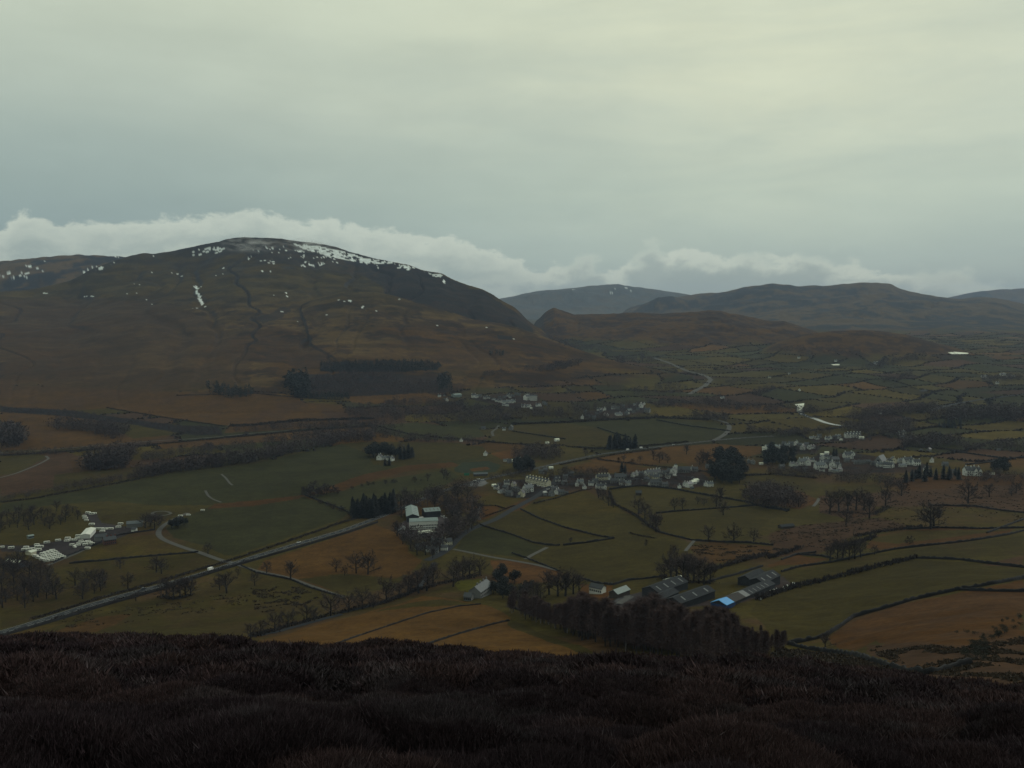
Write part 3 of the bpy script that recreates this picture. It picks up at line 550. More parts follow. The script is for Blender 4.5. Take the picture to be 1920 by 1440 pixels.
_, road_c = drape('main_road', A66, 7.6, M['road'], .55)
for off in (0.0,):
    x, y, z = road_c.T; dx = np.gradient(x); dy = np.gradient(y); L = np.hypot(dx, dy)
    for nm, oo, ww in (('edge_line', 3.3, .13), ('edge_line', -3.3, .13), ('centre_line', 0, .12)):
        nx, ny = -dy / L, dx / L
        a = np.stack([x + nx * (oo - ww), y + ny * (oo - ww), z + .03], -1); b2 = np.stack([x + nx * (oo + ww), y + ny * (oo + ww), z + .03], -1)
        vv = np.concatenate([a, b2]); n = len(x); ff = [(i, i + 1, n + i + 1, n + i) for i in range(n - 1) if nm == 'edge_line' or i % 2 == 0]
        link('road_' + nm, mesh_np('road_' + nm, vv, np.array(ff), M['paint']), kind='structure')
drape('village_road', [(800,1052),(820,1043),(835,1034),(850,1020),(860,1008),(880,994),(905,984),(930,974),(960,956),(985,942),(1003,933),(1020,921),(1034,911),(1042,902),(1046,892)], 8, M['road'], .4)
drape('village_street', [(1042,906),(1080,908),(1120,904),(1160,903),(1200,897),(1240,891),(1290,893),(1340,906)], 5, M['road'], .3)
drape('road', [(1335,828),(1345,823),(1356,817),(1366,808),(1368,800),(1362,793),(1350,789),(1335,786)], 9, M['track'], .5)
drape('road', [(1722,775),(1745,770),(1790,758),(1830,751),(1870,746),(1940,737)], 13, M['road'], .8)
drape('road', [(1225,671),(1255,681),(1290,697),(1310,701),(1325,706),(1333,712),(1322,724),(1308,731),(1292,740)], 13, M['track'], 1.0)
drape('track', [(352,962),(330,972),(308,984),(298,994),(296,1003),(304,1011),(320,1018),(350,1029),(380,1038),(400,1046),(425,1054),(448,1057)], 5.5, M['track'], .3)
drape('track', [(448,1060),(480,1071),(510,1077),(545,1084),(580,1098),(610,1108),(645,1121)], 4, M['track'], .25)
drape('track', [(640,1150),(700,1136),(745,1120),(770,1112),(785,1104),(800,1080),(815,1055)], 4.5, M['road'], .25)
drape('track', [(488,1192),(540,1180),(600,1164),(640,1153)], 4, M['road'], .25)
drape('track', [(850,1030),(880,1036),(920,1045),(970,1053),(1010,1060),(1045,1070)], 4, M['track'], .3)
drape('track', [(985,1049),(995,1042),(1010,1035),(1026,1027)], 4, M['track'], .3)
drape('track', [(0,896),(30,888),(60,876),(78,868),(92,860),(86,855)], 4, M['track'], .3)
drape('track', [(1285,1034),(1296,1020),(1303,1013)], 3, M['track'], .25)
drape('track', [(1525,950),(1532,942),(1536,935)], 3.5, M['track'], .3)
drape('track', [(900,975),(893,965),(898,955),(905,945)], 3.5, M['track'], .3)
drape('track', [(925,818),(922,810),(932,803),(935,798)], 5, M['track'], .4)
drape('track', [(1140,1120),(1170,1116),(1186,1119),(1172,1126),(1160,1134)], 4.5, M['track'], .3)
drape('track', [(90,1060),(115,1050),(140,1040),(160,1030),(180,1018)], 4, M['track'], .3)
drape('old_railway', [(0,849),(60,846),(130,840),(200,834),(290,827),(390,821),(480,812),(560,806)], 5, M['track'], .3)
drape('river', [(1497,759),(1500,764),(1499,770),(1502,776),(1515,781),(1530,786),(1548,793),(1570,798),(1600,800),(1640,797),(1660,791)], 12, M['water'], .5)
drape('river', [(415,889),(424,897),(432,908),(436,910)], 3, M['track'], .25)
drape('river', [(385,920),(390,930),(400,937),(415,942)], 3, M['track'], .25)
def pond(pts, m, lift=.3):
    p = PP(pts, 4); z = float(np.median(Zs(p[:, 0], p[:, 1]))) + lift
    zt = Zs(p[:, 0], p[:, 1]) + lift
    c = p.mean(0); vv = [(c[0], c[1], float(Z(c[0], c[1])) + lift)] + [(q[0], q[1], h) for q, h in zip(p, zt)]
    n = len(p); link('water', mesh_np('water', vv, np.array([(0, 1 + i, 1 + (i + 1) % n) for i in range(n)]), m), kind='structure')
pond([(1490,759),(1508,757),(1507,763),(1503,770),(1494,771),(1496,764)], M['pale'], 1.2)
pond([(1777,662),(1790,660.5),(1815,662.5),(1816,664.5),(1800,665),(1785,665)], M['pale'], 2.0)
pond([(1558,684),(1575,683.5),(1574,686),(1562,686)], M['pale'], 2.0)
pond([(1722,733),(1737,731),(1742,733),(1728,736)], M['road'], 1.5)
# ring shaped pond
ring = [(302 + 19 * math.cos(a), 963 + 5.0 * math.sin(a)) for a in np.linspace(0, 2 * math.pi, 33)]
drape('path', ring, 3.2, M['track'], .35)
ring2 = [(302 + 27 * math.cos(a), 963 + 8 * math.sin(a)) for a in np.linspace(0, 2 * math.pi, 33)]
ring3 = [(890 + 41 * math.cos(a), 877 + 13 * math.sin(a)) for a in np.linspace(.1, 2 * math.pi - .3, 40)]

# ------------------------------------------------------------------ walls and hedges
def wall(pts, h, thick, label, name='stone_wall', m=None, cat='wall', group=None, step=1.5, rag=.3):
    p = PP(pts, 3)[:, :2]
    seg = np.r_[0, np.cumsum(np.hypot(*np.diff(p, axis=0).T))]; n = max(6, int(seg[-1] / step)); t = np.linspace(0, seg[-1], n)
    x = np.interp(t, seg, p[:, 0]); y = np.interp(t, seg, p[:, 1])
    for _ in range(4):
        x[1:-1] = (x[:-2] + 2 * x[1:-1] + x[2:]) / 4; y[1:-1] = (y[:-2] + 2 * y[1:-1] + y[2:]) / 4
    dx = np.gradient(x); dy = np.gradient(y); L = np.hypot(dx, dy) + 1e-9; nx, ny = -dy / L, dx / L
    hh = h * (1 + (NR.random(n) - .5) * 2 * rag); th = thick * (1 + (NR.random(n) - .5) * rag)
    z0 = Zs(x, y)
    prof = [(-.5, -.6), (-.45, hh * .55), (-.28, hh), (.28, hh), (.45, hh * .55), (.5, -.6)]
    Vv = np.stack([np.stack([x + nx * th * a, y + ny * th * a, z0 + b_], -1) for a, b_ in prof], 1).reshape(-1, 3); k = 6
    Fc = [(k * i + j, k * i + j + 1, k * i + k + j + 1, k * i + k + j) for i in range(n - 1) for j in range(k - 1)]
    return link(name, mesh_np(name, Vv, np.array(Fc), m or M['wall']), label=label, cat=cat, group=group)
def hedge(pts, h, thick, label, group=None, dens=1.0):
    """hedgerow: a ragged mass of bare twigs along a line"""
    p = PP(pts, 3)[:, :2]
    seg = np.r_[0, np.cumsum(np.hypot(*np.diff(p, axis=0).T))]; n = int(min(seg[-1] * 9 * dens, 9000)); t = NR.random(n) * seg[-1]
    x = np.interp(t, seg, p[:, 0]) + NR.normal(0, thick * .3, n); y = np.interp(t, seg, p[:, 1]) + NR.normal(0, thick * .3, n)
    hv = h * (.35 + .65 * vnoise(t / 7, t * 0, 5)); z = Zs(x, y) + NR.random(n) * hv * .7 - .1
    L = h * .45 * (.6 + .8 * NR.random(n)); a = NR.random(n) * 6.283; tilt = NR.random(n) * .9
    d = np.stack([np.cos(a) * np.sin(tilt), np.sin(a) * np.sin(tilt), np.cos(tilt)], -1) * L[:, None]
    b_ = NR.random(n) * 6.283; s = np.stack([np.cos(b_), np.sin(b_), NR.random(n) * .4], -1) * (.28 * h * .35 + .12)
    c0 = np.stack([x, y, z], -1)
    Vv = np.stack([c0 - s, c0 + s, c0 + d], 1).reshape(-1, 3)
    return link('hedge', mesh_np('hedge', Vv, np.arange(3 * n).reshape(-1, 3), M['hedge']), label=label, cat='hedge', group=group)
GW = 'dry stone walls between the pastures'; GH = 'hedgerows between the pastures'
WALLS = [
 ([(976,955),(1010,972),(1060,990),(1120,1005),(1152,1010)], 1.9, 'dark wall curving down from the village road between two olive pastures'),
 ([(900,985),(930,994),(960,1003),(1000,1018),(1030,1023),(1050,1023)], 1.9, 'dark wall running down from the road bend to a gap in the wall below'),
 ([(1056,1023),(1100,1018),(1150,1010)], 1.9, 'short dark wall joining the long curved wall above the large olive pasture'),
 ([(1230,963),(1270,959),(1300,957),(1370,952),(1440,946),(1476,960)], 1.8, 'low wall below the pair of bare trees right of the village pasture'),
 ([(1142,918),(1200,911),(1260,917),(1330,930),(1400,942),(1440,953),(1480,958)], 2.4, 'dark wall along the foot of the village gardens above the shed pasture'),
 ([(130,1057),(190,1052),(250,1046),(310,1041),(372,1036)], 1.8, 'thin dark wall from the caravan site to the farm track'),
 ([(100,1056),(130,1042),(160,1030),(200,1012),(226,1003),(290,994)], 1.8, 'curved wall along the lower side of the caravan site'),
 ([(452,1061),(480,1074),(545,1087),(580,1102),(640,1120)], 1.5, 'low wall along the track at the lower edge of the brown field'),
 ([(630,1208),(680,1190),(740,1170),(800,1150),(860,1137),(902,1133)], .9, 'thin wall dividing the orange fields above the heather'),
 ([(780,1216),(850,1192),(920,1172),(955,1164)], 1.1, 'wall with small thorn bushes across the orange field beside the larch wood'),
 ([(570,928),(600,940),(630,951),(655,962),(668,967)], 2.0, 'wall with thorns slanting down between two dark green pastures'),
 ([(0,1194),(100,1166),(200,1135),(300,1107),(400,1074),(470,1053),(560,1027),(650,1000),(708,980)], 2.2, 'long dark wall on the near side of the main road'),
 ([(1476,1209),(1500,1205),(1545,1195),(1575,1176),(1600,1158),(1660,1141),(1710,1126),(1790,1108)], 2.0, 'thick wall climbing along the lower edge of the large dark pasture'),
 ([(1790,1108),(1850,1098),(1930,1083)], 2.0, 'end of the thick wall above the orange bracken, nearest the right edge'),
 ([(1800,1107),(1860,1109),(1930,1110)], 1.8, 'branch wall between two orange bracken fields at the right edge'),
 ([(1480,1209),(1520,1219),(1600,1229),(1650,1246),(1700,1261),(1740,1265),(1790,1253),(1820,1245)], 1.7, 'low wall bending round the foot of the bracken slope above the heather'),
 ([(1716,1047),(1760,1048),(1800,1050),(1860,1058),(1930,1066)], 1.9, 'dark wall along the upper edge of the large dark pasture'),
 ([(1465,1073),(1500,1063),(1560,1055),(1620,1042),(1680,1030),(1742,1023)], 1.8, 'wall crossing above the long narrow pasture behind the hedge'),
 ([(1742,1023),(1790,1018),(1830,1013),(1890,1003),(1930,993)], 1.8, 'wall rising to the right edge above the narrow pasture'),
 ([(1700,993),(1760,990),(1840,992),(1930,990)], 1.8, 'straight wall below the tall forked tree on the right'),
 ([(1495,1040),(1540,1043),(1562,1048)], 1.6, 'short wall beside the small orange pasture'),
 ([(1465,1050),(1495,1040),(1530,1036)], 1.6, 'short wall on the far side of the small orange pasture'),
 ([(1740,948),(1830,950),(1880,958),(1930,963)], 1.8, 'far wall across the pale rough pasture on the right'),
 ([(1850,1000),(1890,985),(1930,970)], 1.6, 'slanting wall at the right edge beyond the rough pasture'),
 ([(1300,1014),(1350,1017),(1400,1018),(1450,1023)], 1.8, 'wall under the two round crowned trees right of the large olive pasture'),
 ([(1235,998),(1265,1006),(1300,1014)], 1.8, 'wall from the bushy trees down to the field gate'),
 ([(1090,1085),(1120,1094),(1150,1097)], 1.6, 'wall above the white farmhouse by the larch wood'),
 ([(1150,1097),(1180,1088),(1215,1085),(1250,1080)], 1.6, 'wall from the green roofed shed up to the large barn'),
 ([(960,1037),(1000,1052),(1050,1072)], 1.5, 'wall along the farm lane below the green pasture'),
 ([(960,1140),(990,1150),(1020,1160)], 1.4, 'broken wall at the corner of the larch wood'),
 ([(1320,1093),(1380,1078),(1430,1062)], 1.6, 'low wall above the long barn with the blue sheet'),
 ([(700,797),(740,808),(770,815)], 2.2, 'thin wall across the green fields beyond the walled house'),
 ([(1120,802),(1150,812),(1180,820)], 2.2, 'thin wall slanting across the broad green field beyond the main road'),
 ([(1230,788),(1290,799),(1340,805),(1370,809)], 2.4, 'far wall on the broad green field beside the road bend'),
 ([(960,809),(1000,815),(1060,824)], 2.4, 'far wall left of the broad green field'),
 ([(1780,845),(1830,853),(1890,861)], 2.4, 'far wall down to the field corner beyond the white church cottages'),
 ([(1890,861),(1850,868),(1810,872)], 2.2, 'far wall from the field corner toward the village'),
 ([(1890,861),(1930,856)], 2.2, 'far wall from the field corner to the right edge'),
 ([(1710,808),(1740,802),(1780,796)], 2.4, 'far wall above the bright green field by the conifer belt'),
]
for k, (pts, h, lab) in enumerate(WALLS): wall(pts, h * .92, 1.0 if h > 1.2 else .6, lab, group=GW)
HEDGES = [
 ([(470,1196),(540,1176),(600,1160),(655,1146),(720,1132),(760,1117),(785,1104)], 3.5, 4, 'undergrowth hedge along the lane above the orange fields'),
 ([(300,1120),(325,1124),(360,1117)], 3, 5, 'brambles under the tight clump by the main road'),
 ([(780,1110),(815,1098),(850,1090),(900,1080)], 3.5, 6, 'undergrowth below the trees by the garden house'),
 ([(1240,1085),(1280,1092),(1335,1094)], 3.5, 6, 'undergrowth below the tall bare clump'),
 ([(1545,960),(1590,962),(1640,965),(1665,950)], 2.5, 8, 'low scrub under the moor trees'),

 ([(100,1164),(200,1133),(300,1106),(400,1073),(470,1052)], 3.2, 3, 'brown hedge growing over the wall on the near side of the main road'),
 ([(1420,1126),(1460,1111),(1500,1100),(1540,1091),(1600,1076),(1660,1061),(1716,1047)], 4.5, 4, 'thick brown hedge along the upper edge of the large dark pasture'),
 ([(1142,922),(1150,945),(1195,969),(1215,985),(1235,998)], 3, 3, 'hedge with bushy trees slanting between the village pastures'),
 ([(60,1163),(190,1122),(300,1092),(430,1052),(480,1036),(560,1009),(640,981),(702,963)], 3, 3, 'hedge on the far side of the main road'),
 ([(0,943),(60,936),(130,923),(200,911),(260,899)], 3.5, 4, 'straggling riverside hedge at the left end of the long green field'),
 ([(0,855),(100,849),(200,842),(300,833),(420,822)], 4, 4, 'dark hedge below the old railway line'),
 ([(420,822),(500,815),(600,806),(700,800)], 5, 4, 'dark hedge on the old railway toward the wooded bank'),
 ([(770,815),(830,822),(900,828),(960,833),(1020,836)], 4, 4, 'far hedge beyond the walled house and the cricket field'),
 ([(1060,838),(1120,842),(1200,838),(1290,829)], 4, 4, 'hedge on the far side of the main road below the broad green field'),
 ([(1120,862),(1200,872),(1290,882),(1340,886)], 3.5, 4, 'hedge between the brown strips behind the village'),
 ([(1050,872),(1100,862),(1160,852),(1240,842)], 3, 4, 'hedge on the village side of the main road'),
 ([(960,796),(1060,793),(1140,788),(1230,784),(1330,788)], 6, 6, 'thick hedge along the far edge of the broad green field'),
 ([(1180,1000),(1200,1005),(1230,1010)], 2, 2, 'scrap of hedge at the head of the large olive pasture'),
 ([(1600,1008),(1650,998),(1700,992),(1730,988)], 4, 5, 'gappy hedge below the moor trees on the right'),
 ([(1560,1030),(1600,1022),(1640,1008)], 5, 5, 'dense hedge of thorns beside the grey scrub trees'),
 ([(1440,1048),(1480,1035),(1500,1028)], 4, 5, 'dark hedge at the end of the orange rough field'),
 ([(1330,1072),(1380,1056),(1440,1040)], 4.5, 5, 'hedge running right from the tall bare clump by the barns'),
 ([(1385,893),(1450,890),(1530,897)], 4, 5, 'hedge below the dark evergreen trees of the village'),
 ([(1700,838),(1750,841),(1800,846)], 4, 5, 'far hedge beyond the grey church'),
 ([(1690,812),(1720,806),(1760,800)], 4, 5, 'hedge up to the small conifer belt'),
 ([(430,800),(480,798),(560,790),(700,786)], 7, 7, 'scrubby hedge under the brown moor fields'),
 ([(200,765),(300,782),(420,800)], 3, 4, 'moor wall hedge along the dark heather strip'),
 ([(330,742),(480,738),(560,746),(640,750)], 3, 4, 'far hedge at the foot of the moor'),
 ([(885,948),(930,949),(950,955)], 2.5, 2.5, 'short hedge between the little fields by the village road'),
 ([(905,970),(935,960),(965,948)], 2.0, 2.5, 'hedge along the village road below the first cottages'),
 ([(1000,945),(1040,935),(1090,920),(1110,917)], 2.5, 2.5, 'hedge behind the village cottages above the olive pasture'),
]
for pts, h, th, lab in HEDGES: hedge(pts, h, th, lab, GH)

# ------------------------------------------------------------------ trees
def rot_about(v, ax, a):
    ax = ax / np.linalg.norm(ax); return v * math.cos(a) + np.cross(ax, v) * math.sin(a) + ax * np.dot(ax, v) * (1 - math.cos(a))
def bare_meshes(seed, H=14, spread=.5, limbs=8, trunk=.16, twig_m='twig', tw=.055, vase=.6, n4=6):
    R = random.Random(seed); mb = MB(); T = []
    rv = lambda: np.array([R.uniform(-1, 1), R.uniform(-1, 1), R.uniform(-1, 1)])
    top = np.array([R.uniform(-.05, .05) * H, R.uniform(-.05, .05) * H, H * .72])
    mb.tube((0, 0, -.5), top * .35, H * .036, H * .025, 6); mb.tube(top * .35, top * .7, H * .025, H * .014, 5); mb.tube(top * .7, top, H * .014, H * .004, 4)
    ends = []
    for i in range(limbs):
        f = trunk + (1 - trunk) * (i / limbs) ** .9 * .8; a = i * 2.4 + R.uniform(-.4, .4); out = spread * (1.15 - f * .75)
        d = np.array([math.cos(a) * out, math.sin(a) * out, vase * (.55 + .7 * f)]); d /= np.linalg.norm(d)
        p0 = top * f; L = H * (.50 - .28 * f) * R.uniform(.85, 1.15); p1 = p0 + d * L * .5; d2 = d + np.array([0, 0, .35]) + rv() * .2; d2 /= np.linalg.norm(d2); p2 = p1 + d2 * L * .5
        mb.tube(p0, p1, H * .013, H * .009, 4); mb.tube(p1, p2, H * .009, H * .004, 4)
        for k in range(6):
            q0 = p0 + (p1 - p0) * (.4 + .6 * R.random()) if k < 2 else p1 + (p2 - p1) * (k - 2) / 3.2
            e = d2 + rv() * .85; e /= np.linalg.norm(e); l = H * .17 * R.uniform(.7, 1.2); q1 = q0 + e * l
            mb.tube(q0, q1, H * .005, H * .002, 3)
            for m_ in range(5):
                s0 = q0 + (q1 - q0) * (.25 + .75 * m_ / 4); g = e + rv() * .9; g /= np.linalg.norm(g); l3 = H * .085 * R.uniform(.7, 1.2); s1 = s0 + g * l3
                T.append((s0, s1, tw * 1.3))
                for n_ in range(n4 + 1):
                    u0 = s0 + (s1 - s0) * (.2 + .8 * n_ / n4); h_ = g + rv() * .9 + np.array([0, 0, .15]); h_ /= np.linalg.norm(h_)
                    T.append((u0, u0 + h_ * H * .06 * R.uniform(.6, 1.3), tw))
    Vv = []
    for p0, p1, wd in T:
        d = p1 - p0; s = np.cross(d, rv()); s = s / (np.linalg.norm(s) + 1e-9) * wd; Vv += [p0 - s, p0 + s, p1]
    return mb.mesh('trunk', M['bark']), mesh_np('crown', np.array(Vv), np.arange(len(Vv)).reshape(-1, 3), M[twig_m])
def spire_meshes(seed, H=18, R0=.17, n=420, start=.15, m='needle', bark='bark', blade=.45, up=-.15, wd=.5, tips=3, fuzz=0):
    R = random.Random(seed); mb = MB(); mb.tube((0, 0, -.5), (0, 0, H * .5), H * .018, H * .011, 5); mb.tube((0, 0, H * .5), (0, 0, H), H * .011, H * .001, 4)
    Vv = []
    for i in range(n):
        f = start + (1 - start) * (i / n) ** .85; rad = H * R0 * (1 - f) ** .8 * R.uniform(.55, 1.2) + .25; a = R.random() * 6.283
        tip = np.array([math.cos(a) * rad, math.sin(a) * rad, H * f + up * rad]); root = np.array([0, 0, H * f]); side = np.array([-math.sin(a), math.cos(a), R.uniform(-.4, .4)])
        for k in range(tips):
            t0 = root + (tip - root) * (.1 + .3 * k); t1 = root + (tip - root) * min(1.0, .5 + .28 * k) + np.array([R.uniform(-1, 1), R.uniform(-1, 1), R.uniform(-1, .6)]) * rad * .22
            if fuzz:
                t0 = root + (tip - root) * R.uniform(.1, .95); t1 = t0 + np.array([R.uniform(-1, 1), R.uniform(-1, 1), R.uniform(-.4, 1)]) * fuzz; q = np.array([R.uniform(-1, 1), R.uniform(-1, 1), R.uniform(-1, 1)]); s = q / np.linalg.norm(q) * blade
            else: s = side * blade * wd * (1.2 - .25 * k)
            Vv += [t0 - s, t0 + s, t1]
    return mb.mesh('trunk', M[bark]), mesh_np('crown', np.array(Vv), np.arange(len(Vv)).reshape(-1, 3), M[m])
def round_meshes(seed, H=9, m='ever', n=900, rw=.42, low=.12):
    R = random.Random(seed); mb = MB(); mb.tube((0, 0, -.5), (0, 0, H * .6), H * .03, H * .012, 5); Vv = []
    lumps = [(R.uniform(-.5, .5) * rw * H, R.uniform(-.5, .5) * rw * H, H * R.uniform(.35, .75), H * R.uniform(.16, .28)) for _ in range(9)]
    for i in range(n):
        lx, ly, lz, lr = R.choice(lumps); u = R.uniform(-1, 1); a = R.random() * 6.283; q = math.sqrt(1 - u * u); rr = lr * (.6 + .5 * R.random())
        p = np.array([lx + rr * q * math.cos(a), ly + rr * q * math.sin(a), max(lz + rr * u, H * low)]); s = np.array([R.uniform(-1, 1), R.uniform(-1, 1), R.uniform(-1, 1)]) * .05 * H; t = np.array([R.uniform(-1, 1), R.uniform(-1, 1), R.uniform(-1, 1)]) * .06 * H
        Vv += [p - s, p + s, p + t]
    return mb.mesh('trunk', M['bark']), mesh_np('crown', np.array(Vv), np.arange(len(Vv)).reshape(-1, 3), M[m])
BARE = [bare_meshes(1, 14, .75, 9), bare_meshes(2, 14, .6, 8, .22), bare_meshes(3, 14, .9, 10, .18, vase=.5), bare_meshes(4, 14, .5, 8, .2, vase=.8), bare_meshes(5, 14, .7, 9, .12, tw=.07)]
LARCH = [spire_meshes(20 + i, 20, .30, 700, .22, 'larch', 'larchbark' if i else 'birch', .085, .3, 1.0, 4, 2.4) for i in range(4)]
CONI = [spire_meshes(40 + i, 16, .27, 480, .05, 'needle', 'bark', .75, -.15, .9, 3) for i in range(3)]
EVER = [round_meshes(60 + i, 10, 'ever', 1100, .42) for i in range(3)]
BUSH = [round_meshes(70 + i, 3, 'gorse', 420, .55, .02) for i in range(3)]
THORN = [bare_meshes(80 + i, 6, 1.0, 8, .05, tw=.06, vase=.5, n4=7) for i in range(2)]
KIND = dict(bare=(BARE, 14, 'bare_tree', 'tree'), larch=(LARCH, 20, 'larch_tree', 'tree'), conifer=(CONI, 16, 'conifer_tree', 'tree'), evergreen=(EVER, 10, 'evergreen_tree', 'tree'), gorse=(BUSH, 3, 'gorse_bush', 'bush'), thorn=(THORN, 6, 'thorn_tree', 'tree'))
def plant(kind, p, h, label, group, var=None, wide=1.0):
    ms, H, nm, cat = KIND[kind]; tr, cr = ms[RND.randrange(len(ms)) if var is None else var % len(ms)]
    s = h / H; o = empty(nm, label, cat, group, p, RND.random() * 6.28); o.scale = (s * wide, s * wide, s)
    link('trunk', tr, o); link('crown', cr, o); return o
def px_h(p, hpx): return hpx / F * math.hypot(p[1], 0) * 1.02
ORD = ['first','second','third','fourth','fifth','sixth','seventh','eighth','ninth','tenth','eleventh','twelfth','thirteenth','fourteenth','fifteenth','sixteenth','seventeenth','eighteenth','nineteenth','twentieth']
def ordn(i): return ORD[i] if i < 20 else f'number {i + 1}'
def row(kind, items, what, where, group, wide=1.2):
    """trees one can point at: each told apart by its turn from the left"""
    items = sorted(items)
    for i, (x, y, h) in enumerate(items):
        p = P(x, y)
        lab = f'{what} {where}' if len(items) == 1 else f'{ordn(i)} {what} {where}'
        if len(items) > 1: lab = lab + ', left to right' if len(lab.split()) < 14 else lab
        plant(kind, p, px_h(p, h), lab, group, wide=wide)
def inpoly(x, y, poly):
    c = False; j = len(poly) - 1
    for i in range(len(poly)):
        if (poly[i][1] > y) != (poly[j][1] > y) and x < (poly[j][0] - poly[i][0]) * (y - poly[i][1]) / (poly[j][1] - poly[i][1]) + poly[i][0]: c = not c
        j = i
    return c
def scatter_px(poly, n, seed=1):
    R = random.Random(seed); xs = [p[0] for p in poly]; ys = [p[1] for p in poly]; out = []; best = 0
    while len(out) < n:
        c = None; bd = -1
        for _ in range(12):
            x = R.uniform(min(xs), max(xs)); y = R.uniform(min(ys), max(ys))
            if not inpoly(x, y, poly): continue
            d = min([((x - a) ** 2 + (2.2 * (y - b)) ** 2) for a, b in out] or [1e9])
            if d > bd: bd = d; c = (x, y)
        if c: out.append(c)
    return out
def grove(kind, poly, n, h, label, group, seed=1, wide=1.2, var=.25):
    """a clump whose trees nothing tells apart: they share one label and one group"""
    for x, y in scatter_px(poly, n, seed):
        p = P(x, y); plant(kind, p, px_h(p, h) * RND.uniform(1 - var, 1 + var), label, group, wide=wide)
GT = 'lone bare trees in the pastures'
row('bare', [(630,1072,28),(646,1079,19),(668,1075,42),(690,1077,46)], 'bare tree', 'in the clump in the middle of the brown field', GT, 1.15)
row('bare', [(545,1087,40),(500,1075,26)], 'bare tree', 'beside the track under the brown field', GT)
row('bare', [(470,1198,34),(490,1193,35),(515,1186,45),(540,1177,40),(575,1167,40),(590,1166,30),(620,1155,52),(655,1146,40),(680,1142,45),(700,1139,30),(725,1130,50),(748,1122,36),(765,1116,40)], 'bare tree', 'in the row along the lane above the orange fields', 'bare trees along the lane')
row('bare', [(390,1039,24)], 'small dark bare tree', 'standing beside the farm track left of the main road', GT, 1.2)
row('bare', [(225,1066,24),(293,1073,34),(303,1076,32),(240,1105,34),(178,1090,26)], 'bare tree', 'in the rough field below the caravan site', GT)
row('bare', [(312,1122,45),(325,1125,42),(338,1121,44),(348,1119,42),(357,1116,36)], 'bare tree', 'in the tight clump on the near side of the main road', GT)
row('bare', [(425,1112,46),(412,1106,30),(478,1098,28),(446,1080,18),(255,1127,22)], 'bare tree', 'in the olive field between the main road and the heather', GT)
grove('bare', [(0,1070),(60,1068),(95,1085),(110,1125),(60,1140),(0,1150)], 26, 34, 'bare tree crowded in the dark wood at the left edge below the caravans', 'bare trees of the wood below the caravans', 3)
grove('bare', [(140,1095),(190,1085),(200,1110),(150,1128)], 8, 32, 'bare tree in the loose clump right of the left edge wood', 'bare trees right of the left edge wood', 4)
grove('bare', [(0,975),(60,962),(130,955),(150,960),(150,975),(110,990),(0,1005)], 24, 22, 'bare tree in the dark grove behind the caravan site', 'bare trees behind the caravan site', 5)
grove('bare', [(735,955),(760,940),(850,935),(900,945),(905,975),(880,1000),(845,1030),(830,1010),(840,985),(830,960),(790,948),(760,962),(748,985)], 30, 30, 'bare tree crowding round the pale school building', 'bare trees round the pale building', 6)
grove('bare', [(735,990),(765,1000),(780,1015),(820,1018),(825,1048),(790,1048),(755,1025)], 14, 26, 'bare tree in the scrub below the pale building', 'bare trees below the pale building', 7)
row('bare', [(785,1112,50),(800,1108,56),(812,1100,48),(770,1108,40),(850,1100,46),(868,1085,40),(880,1082,42),(856,1080,36),(900,1078,36)], 'bare tree', 'in the line beside the lane above the garden house', 'bare trees by the garden house')
grove('evergreen', [(915,1085),(940,1078),(985,1095),(1000,1118),(960,1128),(925,1118)], 12, 26, 'dark evergreen beside the garden house', 'evergreens by the garden house', 8)
row('bare', [(1030,1115,48),(1046,1118,52),(1060,1118,56),(1075,1114,48),(1086,1110,36)], 'bushy bare tree', 'in the clump above the larch wood', GT, 1.25)
grove('bare', [(960,1108),(1010,1112),(1020,1135),(970,1140)], 10, 30, 'bare tree in the scrub at the upper corner of the larch wood', 'bare trees at the corner of the larch wood', 9)
row('bare', [(1245,1090,40),(1258,1082,50),(1268,1086,56),(1280,1092,58),(1290,1088,54),(1300,1092,58),(1310,1094,52),(1320,1096,54),(1331,1095,44),(1264,1050,30)], 'tall bare tree', 'in the clump right behind the large barn', 'tall bare trees behind the barns')
row('bare', [(1122,934,22),(1131,936,24),(1141,948,26),(1150,952,16)], 'bare tree', 'below the white gabled cottages at the hedge head', GT)
row('bare', [(1197,964,34),(1209,975,34),(1230,997,40),(1224,990,30)], 'bushy bare tree', 'along the slanting hedge between the village pastures', GT, 1.2)
row('bare', [(1265,958,28),(1280,957,26)], 'bare tree', 'of the pair beneath the village pasture wall', GT, 1.1)
row('bare', [(1343,950,26),(1356,966,30),(1350,940,30),(1320,948,18),(1308,945,16)], 'bare tree', 'in the loose group at the end of the village pasture', GT)
row('bare', [(1327,1016,34),(1376,1018,36),(1413,1016,26)], 'bare tree', 'of the three round crowned trees above the orange rough', GT, 1.25)
row('bare', [(1212,1022,12),(1070,1020,14),(1210,1024,8)], 'little bare tree', 'alone in the large olive pasture', GT)
row('bare', [(1555,963,46),(1573,958,46),(1590,958,40),(1605,957,46),(1620,956,42),(1630,972,46),(1660,948,38),(1586,984,34)], 'spreading bare tree', 'in the group on the rough moor at the right', 'spreading trees on the rough moor', 1.1)
row('bare', [(1815,944,46),(1690,930,30),(1665,920,24),(1855,932,28),(1905,925,26),(1897,930,18),(1745,992,56),(1751,990,50)], 'bare tree', 'on the dark rough ground right of the moor group', GT)
row('thorn', [(1706,1020,18)], 'small leaning thorn', 'alone in the narrow pasture on the right', GT)
row('bare', [(1570,1050,44),(1580,1046,40),(1592,1050,36),(1603,1048,44),(1614,1045,40),(1556,1052,34),(1640,1040,20)], 'grey scrubby bare tree', 'in the hedge clump above the narrow pasture', GT)
